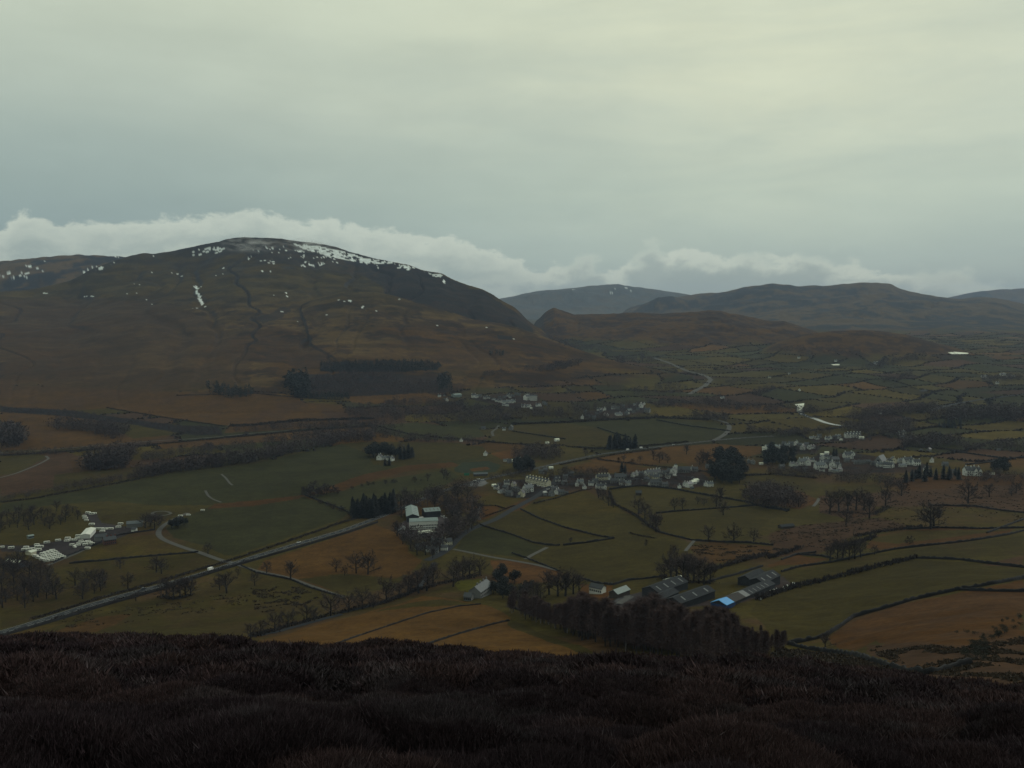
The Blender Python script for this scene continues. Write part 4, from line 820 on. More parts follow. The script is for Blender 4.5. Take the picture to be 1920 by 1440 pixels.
grove('bare', [(1395,930),(1440,918),(1490,935),(1500,950),(1440,955),(1400,945)], 16, 24, 'bare tree in the dark spinney right of the village pasture', 'bare trees of the dark spinney', 10)
row('bare', [(1547,1215,30)], 'small bare tree', 'beside the wall at the foot of the bracken slope', GT)
row('bare', [(1060,888,16),(1098,855,14),(1225,862,20),(1242,862,18),(1236,868,22),(1287,852,20),(1160,868,12),(1170,866,14),(1200,866,13),(1185,872,14),(1252,868,16)], 'far bare tree', 'on the brown strips behind the village', GT)
row('bare', [(778,905,14),(802,902,16),(832,897,22),(838,900,18),(722,908,10)], 'bare tree', 'on the ridge of the long green field', GT)
row('thorn', [(660,917,7),(678,912,6),(690,910,9),(700,909,7),(724,907,7),(737,906,9),(742,905,7),(789,902,5),(632,925,9)], 'small thorn', 'in the line along the brown ridge of the green field', 'thorns along the brown ridge')
grove('thorn', [(570,925),(585,916),(625,918),(632,926),(600,932),(575,935)], 10, 18, 'dark thorn in the thicket at the corner of the green pastures', 'thorns of the thicket between the green pastures', 11)
row('thorn', [(600,945,10),(615,950,11),(626,955,12),(641,960,14)], 'thorn', 'along the wall slanting between the green pastures', GT)
grove('conifer', [(660,962),(690,960),(740,950),(742,960),(700,972),(662,972)], 40, 30, 'dark spiky conifer in the belt above the main road', 'conifers of the belt above the main road', 12)
row('evergreen', [(334,990,24),(322,990,18),(345,985,16)], 'dark evergreen', 'at the bend of the farm track', GT, 1.3)
row('bare', [(272,990,30),(283,985,28),(290,992,30),(298,985,24)], 'bare tree', 'between the farm buildings and the track bend', GT)
row('evergreen', [(692,855,20),(700,858,26),(712,854,28),(722,856,27),(733,856,24),(742,858,22)], 'dark tree', 'in the shelter clump round the white house', 'dark trees round the white house', 1.3)
row('conifer', [(751,860,20),(758,861,24),(766,859,28),(773,857,20),(722,873,14),(730,873,16)], 'dark conifer', 'beside the white house in the green field', 'conifers round the white house', 1.4)
grove('conifer', [(1138,838),(1160,835),(1192,838),(1192,842),(1140,843)], 16, 22, 'dark conifer in the clump beyond the main road', 'conifers of the clump beyond the main road', 13)
row('conifer', [(1166,885,20),(1172,886,16)], 'dark slim conifer', 'standing behind the village roofs', GT, 1.3)
grove('evergreen', [(1332,890),(1345,865),(1375,860),(1395,885),(1388,908),(1340,906)], 22, 26, 'dark evergreen in the mass at the end of the village street', 'evergreens at the end of the village street', 14)
row('bare', [(1318,868,26),(1312,872,22),(1326,872,26)], 'rounded bare tree', 'left of the dark evergreen mass', GT, 1.3)
grove('evergreen', [(970,878),(988,872),(1002,880),(1000,886),(975,887)], 8, 22, 'dark evergreen beside the main road at the village end', 'evergreens beside the main road', 15)
grove('evergreen', [(1432,868),(1440,846),(1480,848),(1495,858),(1490,872),(1440,876)], 18, 18, 'dark evergreen between the two parts of the far village', 'evergreens in the far village', 16)
grove('conifer', [(1755,800),(1800,795),(1802,803),(1760,804)], 10, 14, 'conifer in the small belt beside the bright green field', 'conifers by the bright green field', 17)
grove('conifer', [(1690,905),(1720,893),(1790,890),(1800,900),(1700,908)], 14, 22, 'dark conifer below the white row at the right end of the village', 'conifers at the right end of the village', 18)
row('conifer', [(1563,860,20),(1568,858,18),(1755,825,16),(1762,826,18)], 'dark conifer', 'among the far village houses', GT, 1.2)
grove('evergreen', [(1862,885),(1885,868),(1892,880),(1885,890)], 6, 18, 'dark evergreen right of the far cottage', 'evergreens right of the far cottage', 19)
row('gorse', [(1793,1187,6),(1812,1187,8),(1828,1190,8),(1865,1181,9),(1880,1166,7),(1888,1163,7),(1899,1167,7),(1910,1160,11),(1914,1173,8),(1900,1179,9),(1870,1192,7),(1843,1193,7)], 'gorse bush', 'scattered on the orange bracken slope', 'gorse bushes on the bracken slope', 1.5)
grove('gorse', [(1805,1232),(1820,1210),(1850,1200),(1880,1182),(1890,1186),(1850,1212),(1850,1238),(1815,1242)], 22, 13, 'dark gorse bush in the thicket on the bracken slope', 'gorse thicket on the bracken slope', 20, 1.4)
LW = [(950,1143),(1000,1156),(1060,1172),(1130,1180),(1200,1188),(1290,1194),(1380,1190),(1420,1186),(1455,1200),(1475,1218),(1440,1246),(1330,1256),(1240,1243),(1170,1222),(1100,1203),(1030,1175)]
for x, y in scatter_px(LW, 205, 21) + scatter_px([(948,1138),(1000,1152),(1060,1172),(1110,1190),(1100,1204),(1030,1178),(960,1154)], 45, 22):
    p = P(x, y); top = 1120 + (min(x, 1290) - 960) * .045 + max(x - 1290, 0) * .32 + 10 * math.sin(x * .05); plant('larch', p, px_h(p, min(max(y - top, 18), 96)) * RND.uniform(.72, 1.12), 'bare brown larch in the dense wood between the farm and the heather', 'larches of the wood above the heather', None, 1.3 if y < 1215 else 1.05)
# ------------------------------------------------------------------ far woods, hedges and trees nobody would count
def tri_trees(name, P0, Hs, m, spire=False, tris=34, label=None, width=.5):
    n = len(P0); P0 = np.asarray(P0); Hs = np.asarray(Hs)[:, None]
    f = NR.random((n, tris)) ** .8 * .92 + .08; a = NR.random((n, tris)) * 6.283
    if spire: rad = (1 - f) * .26 + .02
    else: rad = width * np.sqrt(np.clip(1 - ((f - .55) / .5) ** 2, .02, 1)) * np.sqrt(NR.random((n, tris)))
    c = np.stack([P0[:, None, 0] + rad * Hs * np.cos(a), P0[:, None, 1] + rad * Hs * np.sin(a), P0[:, None, 2] + f * Hs * .92], -1)
    ln = (.20 if not spire else .16) * Hs[..., None] * (.5 + NR.random((n, tris, 1)))
    d = NR.normal(0, 1, (n, tris, 3)); d[..., 2] = np.abs(d[..., 2]) * (.8 if not spire else -.3); d /= np.linalg.norm(d, axis=-1, keepdims=True)
    s = NR.normal(0, 1, (n, tris, 3)); s /= np.linalg.norm(s, axis=-1, keepdims=True); s *= Hs[..., None] * (.045 if not spire else .06)
    V1 = np.stack([c - s, c + s, c + d * ln], 2).reshape(-1, 3)
    w_ = Hs * .022; z = np.zeros((n, 1))
    q = P0; t1 = np.stack([q + np.hstack([-w_, z, z - .5]), q + np.hstack([w_, z, z - .5]), q + np.hstack([z, z, Hs * .8])], 1).reshape(-1, 3)
    t2 = np.stack([q + np.hstack([z, -w_, z - .5]), q + np.hstack([z, w_, z - .5]), q + np.hstack([z, z, Hs * .8])], 1).reshape(-1, 3)
    Vv = np.vstack([V1, t1, t2])
    return link(name, mesh_np(name, Vv, np.arange(len(Vv)).reshape(-1, 3), m), kind='stuff', label=label)
WOODS = [
 ([(383,722),(405,722),(440,730),(475,733),(478,742),(430,748),(392,738)], 90, 12, 1, 'dark conifer plantation on the moor foot'),
 ([(530,730),(545,712),(575,712),(582,735),(572,748),(548,745)], 70, 24, 1, 'round dark conifer wood beside the quarry'),
 ([(580,742),(650,742),(660,750),(580,752)], 70, 10, 1, 'thin conifer strip below the quarry'),
 ([(820,710),(845,712),(848,734),(822,734)], 40, 16, 1, 'dark conifers at the end of the quarry'),
 ([(740,718),(820,722),(820,738),(740,742),(590,746),(580,712),(640,702),(740,704)], 330, 11, 0, 'bare trees below the quarry floor'),
 ([(600,684),(680,678),(800,680),(832,686),(820,695),(760,698),(680,699),(600,697)], 520, 8, 1, 'flat dark plantation on the fellside above the quarry'),
 ([(0,765),(130,771),(230,786),(330,799),(410,802),(418,815),(370,816),(300,806),(250,796),(120,781),(0,774)], 260, 6, 0, 'dark strip of scrub on the moor edge'),
 ([(90,800),(110,795),(200,802),(243,808),(245,818),(205,825),(160,810),(100,806)], 130, 17, 0, 'dark bare wood in the moor fields'),
 ([(0,815),(20,815),(50,830),(30,840),(0,842)], 60, 30, 0, 'dark wood at the left edge of the moor fields'),
 ([(150,880),(190,870),(235,868),(236,880),(190,884)], 60, 30, 0, 'dark wood by the river meadows'),
 ([(255,900),(330,886),(400,878),(480,867),(480,862),(400,872),(330,880),(255,893)], 130, 24, 0, 'tall riverside wood beyond the long green field'),
 ([(480,867),(560,849),(640,832),(700,828),(700,822),(620,828),(540,846),(480,861)], 130, 20, 0, 'riverside wood curving round the long green field'),
 ([(120,920),(255,899),(255,893),(120,914)], 60, 11, 0, 'straggling riverside scrub'),
 ([(0,942),(120,921),(120,914),(0,934)], 60, 9, 0, 'low riverside scrub at the left edge'),
 ([(0,853),(200,840),(290,832),(290,838),(180,848),(0,858)], 90, 10, 0, 'trees under the old railway bank'),
 ([(190,860),(240,845),(260,850),(240,862)], 30, 22, 0, 'dark trees on the railway bank'),
 ([(260,860),(380,842),(480,834),(480,842),(380,852),(270,868)], 90, 14, 0, 'pale bare trees in the river meadows'),
 ([(440,805),(560,798),(700,794),(760,800),(700,806),(560,808),(440,812)], 170, 12, 0, 'bare trees along the railway cutting'),
 ([(480,832),(600,815),(700,808),(770,818),(700,824),(600,828),(490,840)], 150, 15, 0, 'bare trees on the river bank beyond the green field'),
 ([(740,822),(830,824),(900,829),(900,832),(830,830),(740,828)], 60, 12, 0, 'row of bare trees beyond the walled house'),
 ([(640,770),(700,764),(800,770),(860,772),(940,776),(1000,772),(1060,768),(1060,778),(960,790),(880,798),(760,790),(660,786)], 330, 13, 0, 'long dark wood before the quarry village'),
 ([(720,752),(800,752),(860,760),(940,766),(1000,770),(940,774),(800,766),(720,760)], 200, 10, 0, 'dark trees round the quarry village'),
 ([(1000,772),(1060,772),(1160,786),(1230,780),(1230,784),(1140,788),(1000,784)], 120, 9, 0, 'dark trees before the far hamlet'),
 ([(1060,764),(1240,752),(1250,760),(1180,768),(1070,776)], 110, 9, 0, 'dark trees round the far hamlet'),
 ([(1230,756),(1330,752),(1430,764),(1560,772),(1560,778),(1420,772),(1300,764),(1230,766)], 240, 11, 0, 'dark belt of trees across the vale'),
 ([(1290,780),(1360,784),(1370,792),(1320,790)], 40, 14, 0, 'dark trees by the road bend'),
 ([(1580,782),(1640,772),(1750,764),(1760,772),(1660,784),(1600,792)], 160, 15, 0, 'dark trees along the far river'),
 ([(1735,786),(1800,774),(1930,772),(1930,794),(1850,790),(1780,794)], 190, 20, 0, 'dark wood at the right edge of the vale'),
 ([(1560,806),(1640,800),(1700,794),(1720,806),(1700,822),(1640,820),(1600,812)], 130, 17, 0, 'dark riverside trees beyond the far village'),
 ([(1400,806),(1480,812),(1560,808),(1560,814),(1470,820),(1400,812)], 80, 12, 0, 'dark hedge trees above the far village'),
 ([(1690,826),(1760,830),(1800,832),(1800,838),(1740,840),(1690,836)], 70, 20, 0, 'dark trees right of the far village'),
 ([(1800,838),(1880,834),(1930,838),(1930,846),(1860,846),(1800,846)], 60, 15, 0, 'bare trees on the far pastures at the right'),
 ([(1430,880),(1530,884),(1560,892),(1540,900),(1440,892)], 80, 11, 0, 'scrub below the far village'),
 ([(1580,890),(1700,900),(1690,912),(1560,906)], 90, 12, 0, 'scrub between the far village and the moor'),
 ([(1800,900),(1870,890),(1930,895),(1930,905),(1850,906)], 60, 13, 0, 'scrub at the right end of the moor'),
 ([(960,848),(1020,842),(1060,848),(1050,862),(1000,866),(960,862)], 90, 16, 0, 'bare wood beside the main road'),
 ([(1000,892),(1080,884),(1140,886),(1140,894),(1080,896),(1040,898)], 60, 12, 0, 'bare garden trees behind the village terrace'),
 ([(1140,900),(1220,890),(1300,880),(1320,884),(1240,900),(1160,912)], 50, 9, 0, 'garden trees in the village'),
 ([(925,905),(985,900),(1000,925),(960,932),(930,920)], 30, 8, 0, 'garden shrubs among the village houses'),
 ([(980,694),(1030,690),(1050,684),(1090,680),(1085,688),(1040,696),(1010,698)], 90, 11, 0, 'dark copse on the fell foot'),
 ([(1020,630),(1060,638),(1120,652),(1150,664),(1120,664),(1060,652),(1030,640)], 170, 7, 0, 'dark wood under the crag end'),
 ([(1150,672),(1210,670),(1240,678),(1210,682),(1160,680)], 60, 9, 0, 'dark copse at the mouth of the side valley'),
 ([(916,662),(945,662),(945,667),(918,668)], 20, 8, 1, 'small conifer clump on the fellside'),
 ([(900,702),(945,696),(950,700),(905,708)], 26, 7, 0, 'scrub on the fell foot'),
 ([(1180,735),(1260,722),(1300,728),(1270,742),(1200,745)], 60, 10, 0, 'bare trees among the small fields'),
 ([(1620,690),(1660,676),(1730,664),(1750,672),(1700,680),(1650,692)], 110, 8, 0, 'dark copse under the low brown rise'),
 ([(1640,712),(1700,700),(1720,708),(1660,722)], 50, 8, 0, 'bare copse among the far pastures'),
 ([(1400,738),(1450,724),(1455,734),(1420,744)], 40, 9, 0, 'dark copse in the middle of the vale'),
 ([(1350,715),(1400,712),(1420,718),(1370,722)], 40, 6, 0, 'dark scrub among the far fields'),
 ([(1840,712),(1930,704),(1930,712),(1850,718)], 60, 9, 0, 'trees round the far farms at the right'),
 ([(1450,655),(1500,650),(1640,660),(1640,664),(1480,662)], 80, 5, 0, 'thin wood along the foot of the craggy hill'),
 ([(880,752),(930,742),(980,740),(1010,752),(960,760)], 60, 6, 0, 'trees among the quarry village houses'),
 ([(770,935),(860,905),(880,905),(900,915),(860,935)], 50, 14, 0, 'bare trees along the main road before the village'),
 ([(900,900),(960,886),(1000,884),(985,896),(930,902)], 40, 9, 0, 'scrub along the main road at the village'),
 ([(1150,905),(1250,905),(1340,915),(1330,920),(1240,912),(1150,912)], 50, 6, 0, 'garden hedges at the foot of the village'),
 ([(1390,930),(1440,915),(1495,930),(1510,952),(1440,957),(1398,946)], 90, 24, 0, 'dark undergrowth trees of the spinney'),
 ([(925,905),(990,905),(1000,925),(975,935),(930,922)], 50, 8, 0, 'shrubs and small trees between the junction cottages'),
 ([(1030,895),(1085,890),(1140,892),(1140,905),(1090,915),(1035,925)], 70, 9, 0, 'small trees between the village cottages'),
 ([(1140,893),(1240,880),(1320,880),(1320,900),(1230,915),(1145,915)], 90, 8, 0, 'small trees among the middle of the village'),
 ([(1460,842),(1530,842),(1530,850),(1470,850)], 40, 9, 0, 'trees in the upper part of the far village'),
 ([(1490,870),(1580,855),(1720,868),(1720,880),(1560,890),(1490,884)], 150, 7, 0, 'trees among the far village houses'),
 ([(1520,824),(1640,818),(1640,828),(1530,832)], 50, 8, 0, 'trees along the top lane of the far village'),
 ([(735,960),(760,945),(900,940),(905,980),(850,1020),(820,1040),(770,1030),(740,1000),(760,995),(800,1012),(830,1005),(845,985),(830,962),(790,955)], 90, 24, 0, 'bare trees round the wooded yard'),
 ([(660,850),(700,838),(740,838),(770,848),(740,854),(700,852)], 26, 14, 0, 'bare trees behind the white house'),
]
for i, (poly, n, h, con, lab) in enumerate(WOODS):
    pts = []; hs = []
    xs = [p[0] for p in poly]; ys = [p[1] for p in poly]; R = random.Random(500 + i)
    w3 = PP(poly + [poly[0]], 12)[:-1, :2]; lo = w3.min(0); hi = w3.max(0)
    c3 = P(sum(xs) / len(xs), sum(ys) / len(ys)); hm3 = px_h(c3, h)
    k = 0; n = int(n * 1.25)
    while len(pts) < n and k < 30:
        k += 1; q = NR.random((n * 3, 2)) * (hi - lo) + lo; m = pip(q[:, 0], q[:, 1], w3); pts += list(q[m])
    if not pts: continue
    q = np.array(pts[:n]); P0 = np.c_[q, Zs(q[:, 0], q[:, 1])]
    tri_trees('woods', P0, hm3 * NR.uniform(.65, 1.2, len(P0)), M['needle' if con else 'twig'], bool(con), 40, lab)
# hedges of the far patchwork
gx, gy = np.meshgrid(np.arange(-2600, 4200, 8.0), np.arange(1300, 5000, 8.0))
def ok(x, y):
    th = np.arctan2(x, y); r = np.hypot(x, y)
    j = np.clip(((th + TF) / (2 * TF) * (NF - 1)).astype(int), 0, NF - 1); i = np.clip(np.searchsorted(RS, r), 0, len(RS) - 1)
    return (np.abs(th) < .62) & (r > 1420) & ~PAINTED[i, j] & (((ZZ - Zb)[i, j] < 22))
c1, r1 = lattice(gx, gy); c2, r2 = lattice(gx + 8, gy); c3, r3 = lattice(gx, gy + 8)
ed = ((c1 != c2) | (r1 != r2) | (c1 != c3) | (r1 != r3)) & ok(gx, gy) & (vnoise(gx / 90, gy / 90, 77) > .22)
hx = gx[ed] + NR.normal(0, 1.2, ed.sum()); hy = gy[ed] + NR.normal(0, 1.2, ed.sum())
def tufts(name, x, y, h, wdt, m, per=5, label=None):
    n = len(x); z = Zs(x, y); Vv = []
    for k in range(per):
        a = NR.random(n) * 6.283; s = np.stack([np.cos(a), np.sin(a), np.zeros(n)], -1) * (wdt * (.6 + .7 * NR.random(n)))[:, None]
        c = np.stack([x + NR.normal(0, wdt * .5, n), y + NR.normal(0, wdt * .5, n), z - .2], -1); t = c + np.stack([NR.normal(0, wdt * .4, n), NR.normal(0, wdt * .4, n), h * (.5 + .8 * NR.random(n))], -1)
        Vv.append(np.stack([c - s, c + s, t], 1))
    Vv = np.concatenate(Vv).reshape(-1, 3)
    return link(name, mesh_np(name, Vv, np.arange(len(Vv)).reshape(-1, 3), m), kind='stuff', label=label)
hh = 1.6 + 2.6 * vnoise(hx / 60, hy / 60, 79)
tufts('hedgerows', hx, hy, hh, 3.4, M['hedge'], 4, 'dark hedges of the far patchwork of fields')
pk = NR.random(len(hx)) < .085
tx, ty = hx[pk], hy[pk]
rx = NR.uniform(-2400, 4000, 2600); ry = NR.uniform(1350, 4600, 2600); kk = ok(rx, ry) & (fbm(rx / 260, ry / 260, 91, 3) > .53)
tx = np.r_[tx, rx[kk]]; ty = np.r_[ty, ry[kk]]
tri_trees('scattered_woods', np.c_[tx, ty, Zs(tx, ty)], NR.uniform(6, 13, len(tx)), M['twig'], False, 30, 'small bare trees scattered along the far hedges')
# rushes, tussocks and bracken
def tuft_patch(name, poly, n, h, wdt, m, per, label, clump=.5, sc=9.0):
    w3 = PP(poly + [poly[0]], 12)[:-1, :2]; lo = w3.min(0); hi = w3.max(0); q = NR.random((n * 6, 2)) * (hi - lo) + lo
    q = q[pip(q[:, 0], q[:, 1], w3)]; q = q[fbm(q[:, 0] / sc, q[:, 1] / sc, 61, 3) > clump][:n]
    if len(q): tufts(name, q[:, 0], q[:, 1], h, wdt, m, per, label)
tuft_patch('rush_grass', [(470,1100),(560,1100),(600,1120),(560,1140),(480,1150)], 500, .9, .9, M['rush'], 4, 'dark rush tufts in the olive field', .52)
tuft_patch('rush_grass', [(100,1160),(200,1142),(330,1125),(470,1110),(460,1140),(300,1160),(130,1180)], 500, .7, .8, M['rush'], 4, 'dark rush tufts beside the main road', .55)
tuft_patch('rush_grass', [(1290,1025),(1340,1018),(1480,1030),(1420,1045),(1330,1058)], 500, .8, 1.0, M['rush'], 4, 'dark rush tufts in the orange rough field', .55)
tuft_patch('rush_grass', [(1440,1000),(1500,985),(1600,975),(1740,965),(1740,985),(1600,1005),(1530,1040),(1450,1045)], 800, .7, 1.1, M['rush'], 4, 'dark rushes on the wet moor', .48)
tuft_patch('rush_grass', [(1535,930),(1700,920),(1920,905),(1920,985),(1740,950),(1600,975),(1535,960)], 900, .7, 1.2, M['rush'], 4, 'dark rushes round the moor trees', .5)
tuft_patch('undergrowth', [(1460,1215),(1520,1222),(1600,1232),(1660,1252),(1740,1270),(1720,1282),(1560,1268),(1420,1262)], 1500, 1.0, 1.0, M['rush'], 5, 'dark scrub between the larch wood and the heather', .42, 14)
tuft_patch('undergrowth', [(1620,1215),(1700,1208),(1800,1215),(1920,1195),(1920,1285),(1760,1265),(1690,1248)], 1600, .7, .8, M['rush'], 4, 'dark bracken on the slope', .5, 14)
# ------------------------------------------------------------------ heather in front
sig = []
def heather():
    n = 130000; th = NR.uniform(-.62, .62, n); r = 3.2 * np.exp(NR.random(n) ** .80 * math.log(78 / 3.2))
    x = r * np.sin(th); y = r * np.cos(th); z = Zs(x, y); dens = fbm(x / 2.2, y / 2.2, 101, 3)
    bh, bid = bushes(x, y, 1.15, 201); k = (dens > .2) & (bh > .12); x, y, z, r, dens = x[k], y[k], z[k], r[k], dens[k]; n = len(x)
    size = np.where(r < 16, .78, 1.35) * (.045 + .06 * dens) * NR.uniform(.7, 1.3, n)
    out = []; mats = []
    for near, per, rad, bw in ((True, 34, .13, .0030), (False, 12, .26, .009)):
        s = (r < 16) if near else (r >= 16); xs, ys, zs, sz, rr = x[s], y[s], z[s], size[s], r[s]; m_ = len(xs)
        a = NR.random((m_, per)) * 6.283; q = np.sqrt(NR.random((m_, per))) * rad; lean = NR.normal(0, .95, (m_, per, 2)) + np.stack([np.cos(a), np.sin(a)], -1) * q[..., None] * .9
        base = np.stack([xs[:, None] + q * np.cos(a), ys[:, None] + q * np.sin(a), zs[:, None] - .08 + 0 * q], -1)
        hgt_ = sz[:, None] * (1 - .45 * (q / rad) ** 2) * NR.uniform(.6, 1.2, (m_, per))
        tip = base + np.stack([lean[..., 0] * hgt_, lean[..., 1] * hgt_, hgt_ + .08], -1)
        b_ = NR.random((m_, per)) * 6.283; wd = (bw + rr[:, None] * .00035) * NR.uniform(.7, 1.4, (m_, per)); sd = np.stack([np.cos(b_), np.sin(b_), 0 * b_], -1) * wd[..., None]
        mid = base + (tip - base) * .55
        out.append(np.stack([base + (tip - base) * .2 - sd * 1.6, base + (tip - base) * .2 + sd * 1.6, tip], 2).reshape(-1, 3));
    Vv = np.concatenate(out); return Vv
hv = heather(); nt_ = len(hv) // 3
hme = mesh_np('heather', hv, np.arange(len(hv)).reshape(-1, 3), None)
hat = hme.color_attributes.new('tint', 'FLOAT_COLOR', 'POINT')
cx, cy = hv[:, 0], hv[:, 1]; t = fbm(cx / 1.7, cy / 1.7, 111, 3); t2 = fbm(cx / 6, cy / 6, 113, 2); rnd = np.repeat(NR.random(nt_), 3)
ch = np.ones((len(hv), 4), np.float32)
base_c = np.array([.033,.0225,.029]); red = np.array([.050,.031,.033]); grey = np.array([.058,.050,.058])
_b, bid = bushes(cx + (fbm(cx / .8, cy / .8, 6, 2) - .5) * .5, cy + (fbm(cx / .8, cy / .8, 7, 2) - .5) * .5, 1.15, 201); wr = ss(.50, .66, t * .4 + t2 * .2 + bid * .45)[:, None] * .8; wg = (ss(.66, .74, fbm(cx / 1.1, cy / 1.1, 117, 2)) * .5)[:, None] + (rnd > .945)[:, None] * .6
cc3 = base_c * (1 - wr) + red * wr; cc3 = cc3 * (1 - np.clip(wg, 0, 1)) + grey * np.clip(wg, 0, 1); ch[:, :3] = .86 * cc3 * (.6 + .8 * rnd[:, None]) * (.7 + .6 * bid[:, None]); hat.data.foreach_set('color', ch.ravel())
hmt = bpy.data.materials.new('heather'); hmt.use_nodes = True; b = hmt.node_tree.nodes['Principled BSDF']; b.inputs['Roughness'].default_value = .95; b.inputs['Specular IOR Level'].default_value = .1
at = hmt.node_tree.nodes.new('ShaderNodeAttribute'); at.attribute_name = 'tint'; hmt.node_tree.links.new(at.outputs['Color'], b.inputs['Base Color']); hme.materials.append(hmt)
link('heather_undergrowth', hme, kind='stuff', label='dark brown heather covering the near slope')
# a few pale dead sprays standing in the heather
# ------------------------------------------------------------------ buildings
def gable(w, d, h, rh): return [(-d/2, -.6), (d/2, -.6), (d/2, h), (0, h + rh), (-d/2, h)]
def roof_mb(w, d, h, rh, over=.35, th=.22):
    mb = MB(); k = rh / (d / 2)
    for s in (-1, 1):
        e = s * (d / 2 + over); z0 = h - over * k
        mb.prof([(0, h + rh + .03), (e, z0 + .03), (e, z0 + th + .03), (0, h + rh + th + .05)][::s], -w/2 - over, w/2 + over)
    return mb
def house_proto(name, label, w=9, d=6.6, h=5, rh=2.6, wm='render', rm='slate', chims=(-.4, .4), cols=3, rows_=2, porch=False, gablewin=True, wing=False, door=True):
    r = empty(name, label, 'house')
    b = MB().prof(gable(w, d, h, rh), -w/2, w/2)
    if wing: b.profy([(w*.12, -.6), (w*.48, -.6), (w*.48, h*.95), (w*.3, h*.95 + rh*.9), (w*.12, h*.95)], -d/2 - 2.2, -d/2 + .05)
    b.obj('wall', M[wm], r)
    rf = roof_mb(w, d, h, rh)
    if wing:
        for s in (-1, 1): rf.profy([(w*.3, h*.95 + rh*.9 + .05), (w*.3 + s*w*.22, h*.95 - .3), (w*.3 + s*w*.22, h*.95 - .08), (w*.3, h*.95 + rh*.9 + .28)][::s], -d/2 - 2.5, -d/2 + 1)
    ro = rf.obj('roof', M[rm], r)
    for c in chims:
        x = c * w; MB().box(x - .45, x + .45, -.35, .35, h + rh - .5, h + rh + 1.3).box(x - .3, x - .06, -.13, .13, h + rh + 1.3, h + rh + 1.75).box(x + .06, x + .3, -.13, .13, h + rh + 1.3, h + rh + 1.75).obj('chimney', M[wm if wm != 'stone' else 'stone'], ro)
    for k in range(cols):
        for j in range(rows_):
            x = (k - (cols - 1) / 2) * w / cols * .9; z = .9 + j * 2.5
            if door and j == 0 and k == cols // 2: MB().box(x - .5, x + .5, -d/2 - .08, -d/2 + .02, 0, 2.05).obj('door', M['wood'], r); continue
            y0 = -d/2 - (2.2 if wing and x > w * .12 else 0)
            wn = MB().box(x - .55, x + .55, y0 - .06, y0 + .02, z, z + 1.25).obj('window', M['glass'], r)
            MB().box(x - .68, x + .68, y0 - .13, y0 - .03, z - .14, z - .015).obj('sill', M[wm], wn)
    if gablewin:
        for s in (-1, 1): MB().box(s * (w/2 + .02) - .04, s * (w/2 + .02) + .04, -.45, .45, 3.3, 4.5).obj('window', M['glass'], r)
    return Proto(r)
HP = dict(
 w=house_proto('cottage', 'x', wm='render'), w2=house_proto('cottage', 'x', 11, 7, 5.2, 3, 'render', 'slate2', (-.4, .1, .4), 4), g=house_proto('cottage', 'x', 9.5, 7, 5, 2.8, 'stone', 'slate', (-.42, .42), 3),
 k=house_proto('cottage', 'x', 9, 7, 5.2, 3.2, 'cream', 'slate', (-.4,), 3), v=house_proto('villa', 'x', 11, 8, 5.6, 3.4, 'render', 'slate', (-.38, .38), 4, wing=True), b=house_proto('bungalow', 'x', 12, 7, 2.9, 2.4, 'render', 'slate2', (.2,), 4, 1, gablewin=False),
 s=house_proto('outbuilding', 'x', 6, 4.5, 2.6, 1.6, 'stone', 'slate', (), 1, 1, gablewin=False, door=False), p=house_proto('outbuilding', 'x', 7, 5, 2.8, 1.4, 'render', 'pale', (), 1, 1, gablewin=False, door=False))
WORD = dict(w='white cottage', w2='long white cottage', g='grey stone cottage', k='cream cottage', v='white house with a front gable', b='low white bungalow', s='small grey outbuilding', p='small pale roofed outbuilding')
def cluster(items, where, group):
    cnt = {}; tot = {}
    for it in items: tot[it[2]] = tot.get(it[2], 0) + 1
    for it in sorted(items):
        x, y, t = it[:3]; rot = it[3] if len(it) > 3 else RND.choice([0, 15, -20, 80, -70, 30]); sca = it[4] if len(it) > 4 else RND.uniform(.68, .84)
        i = cnt.get(t, 0); cnt[t] = i + 1
        lab = f'{ordn(i)} {WORD[t]} {where}' if tot[t] > 1 else f'{WORD[t]} {where}'
        if tot[t] > 1 and len(lab.split()) <= 13: lab += ', left to right'
        HP[t].put(P(x, y), math.radians(rot), lab, group, sca)
G1 = 'houses of the village by the road junction'
cluster([(931,917,'w',-30),(926,912,'p',20),(941,924,'b',30),(950,909,'w',10),(963,912,'k',60),(955,929,'g',-30),(948,918,'g',-35),(968,921,'g',-40),(978,931,'k',75,1.0),(990,922,'w2',35,1.1),(936,910,'s',20),(972,933,'s',10),(960,917,'s',-20)], 'left of the village road junction', G1)
cluster([(1033,879,'p',10),(1022,884,'g',20),(1015,888,'g',-10),(1046,903,'w',0,.7),(1060,897,'g',10),(1070,893,'g',0),(1058,908,'g',30),(1034,930,'g',-60),(1022,930,'s',0),(1045,926,'w',60),(1052,927,'g',10),(1062,926,'s',0),(1040,921,'g',20)], 'around the village road junction', G1)
cluster([(1082,911,'w',85),(1088,908,'w2',5),(1096,917,'w',95),(1108,910,'w',0),(1116,906,'g',0),(1123,916,'v',10),(1131,917,'v',-10),(1142,899,'w',85),(1150,906,'g',0),(1161,902,'g',0,1.3),(1166,909,'w',0,.8),(1178,910,'w2',-10),(1170,897,'g',0),(1187,894,'w',60),(1193,892,'w',70),(1202,894,'g',0),(1212,903,'g',10)], 'in the middle row of the village', G1)
cluster([(1202,890,'w',0,.6),(1222,898,'k',15,.9),(1230,900,'k',0,.9),(1238,893,'w',0,.7),(1252,895,'w',10),(1263,888,'w',70,1.2),(1256,886,'g',0),(1234,884,'w',0,.7),(1246,890,'g',0),(1219,911,'w',75),(1227,912,'g',0,1.2),(1236,911,'g',0),(1246,913,'g',10),(1237,902,'s',0),(1298,882,'w',80,.8),(1303,884,'g',0),(1328,878,'g',0)], 'by the far end of the village street', G1)
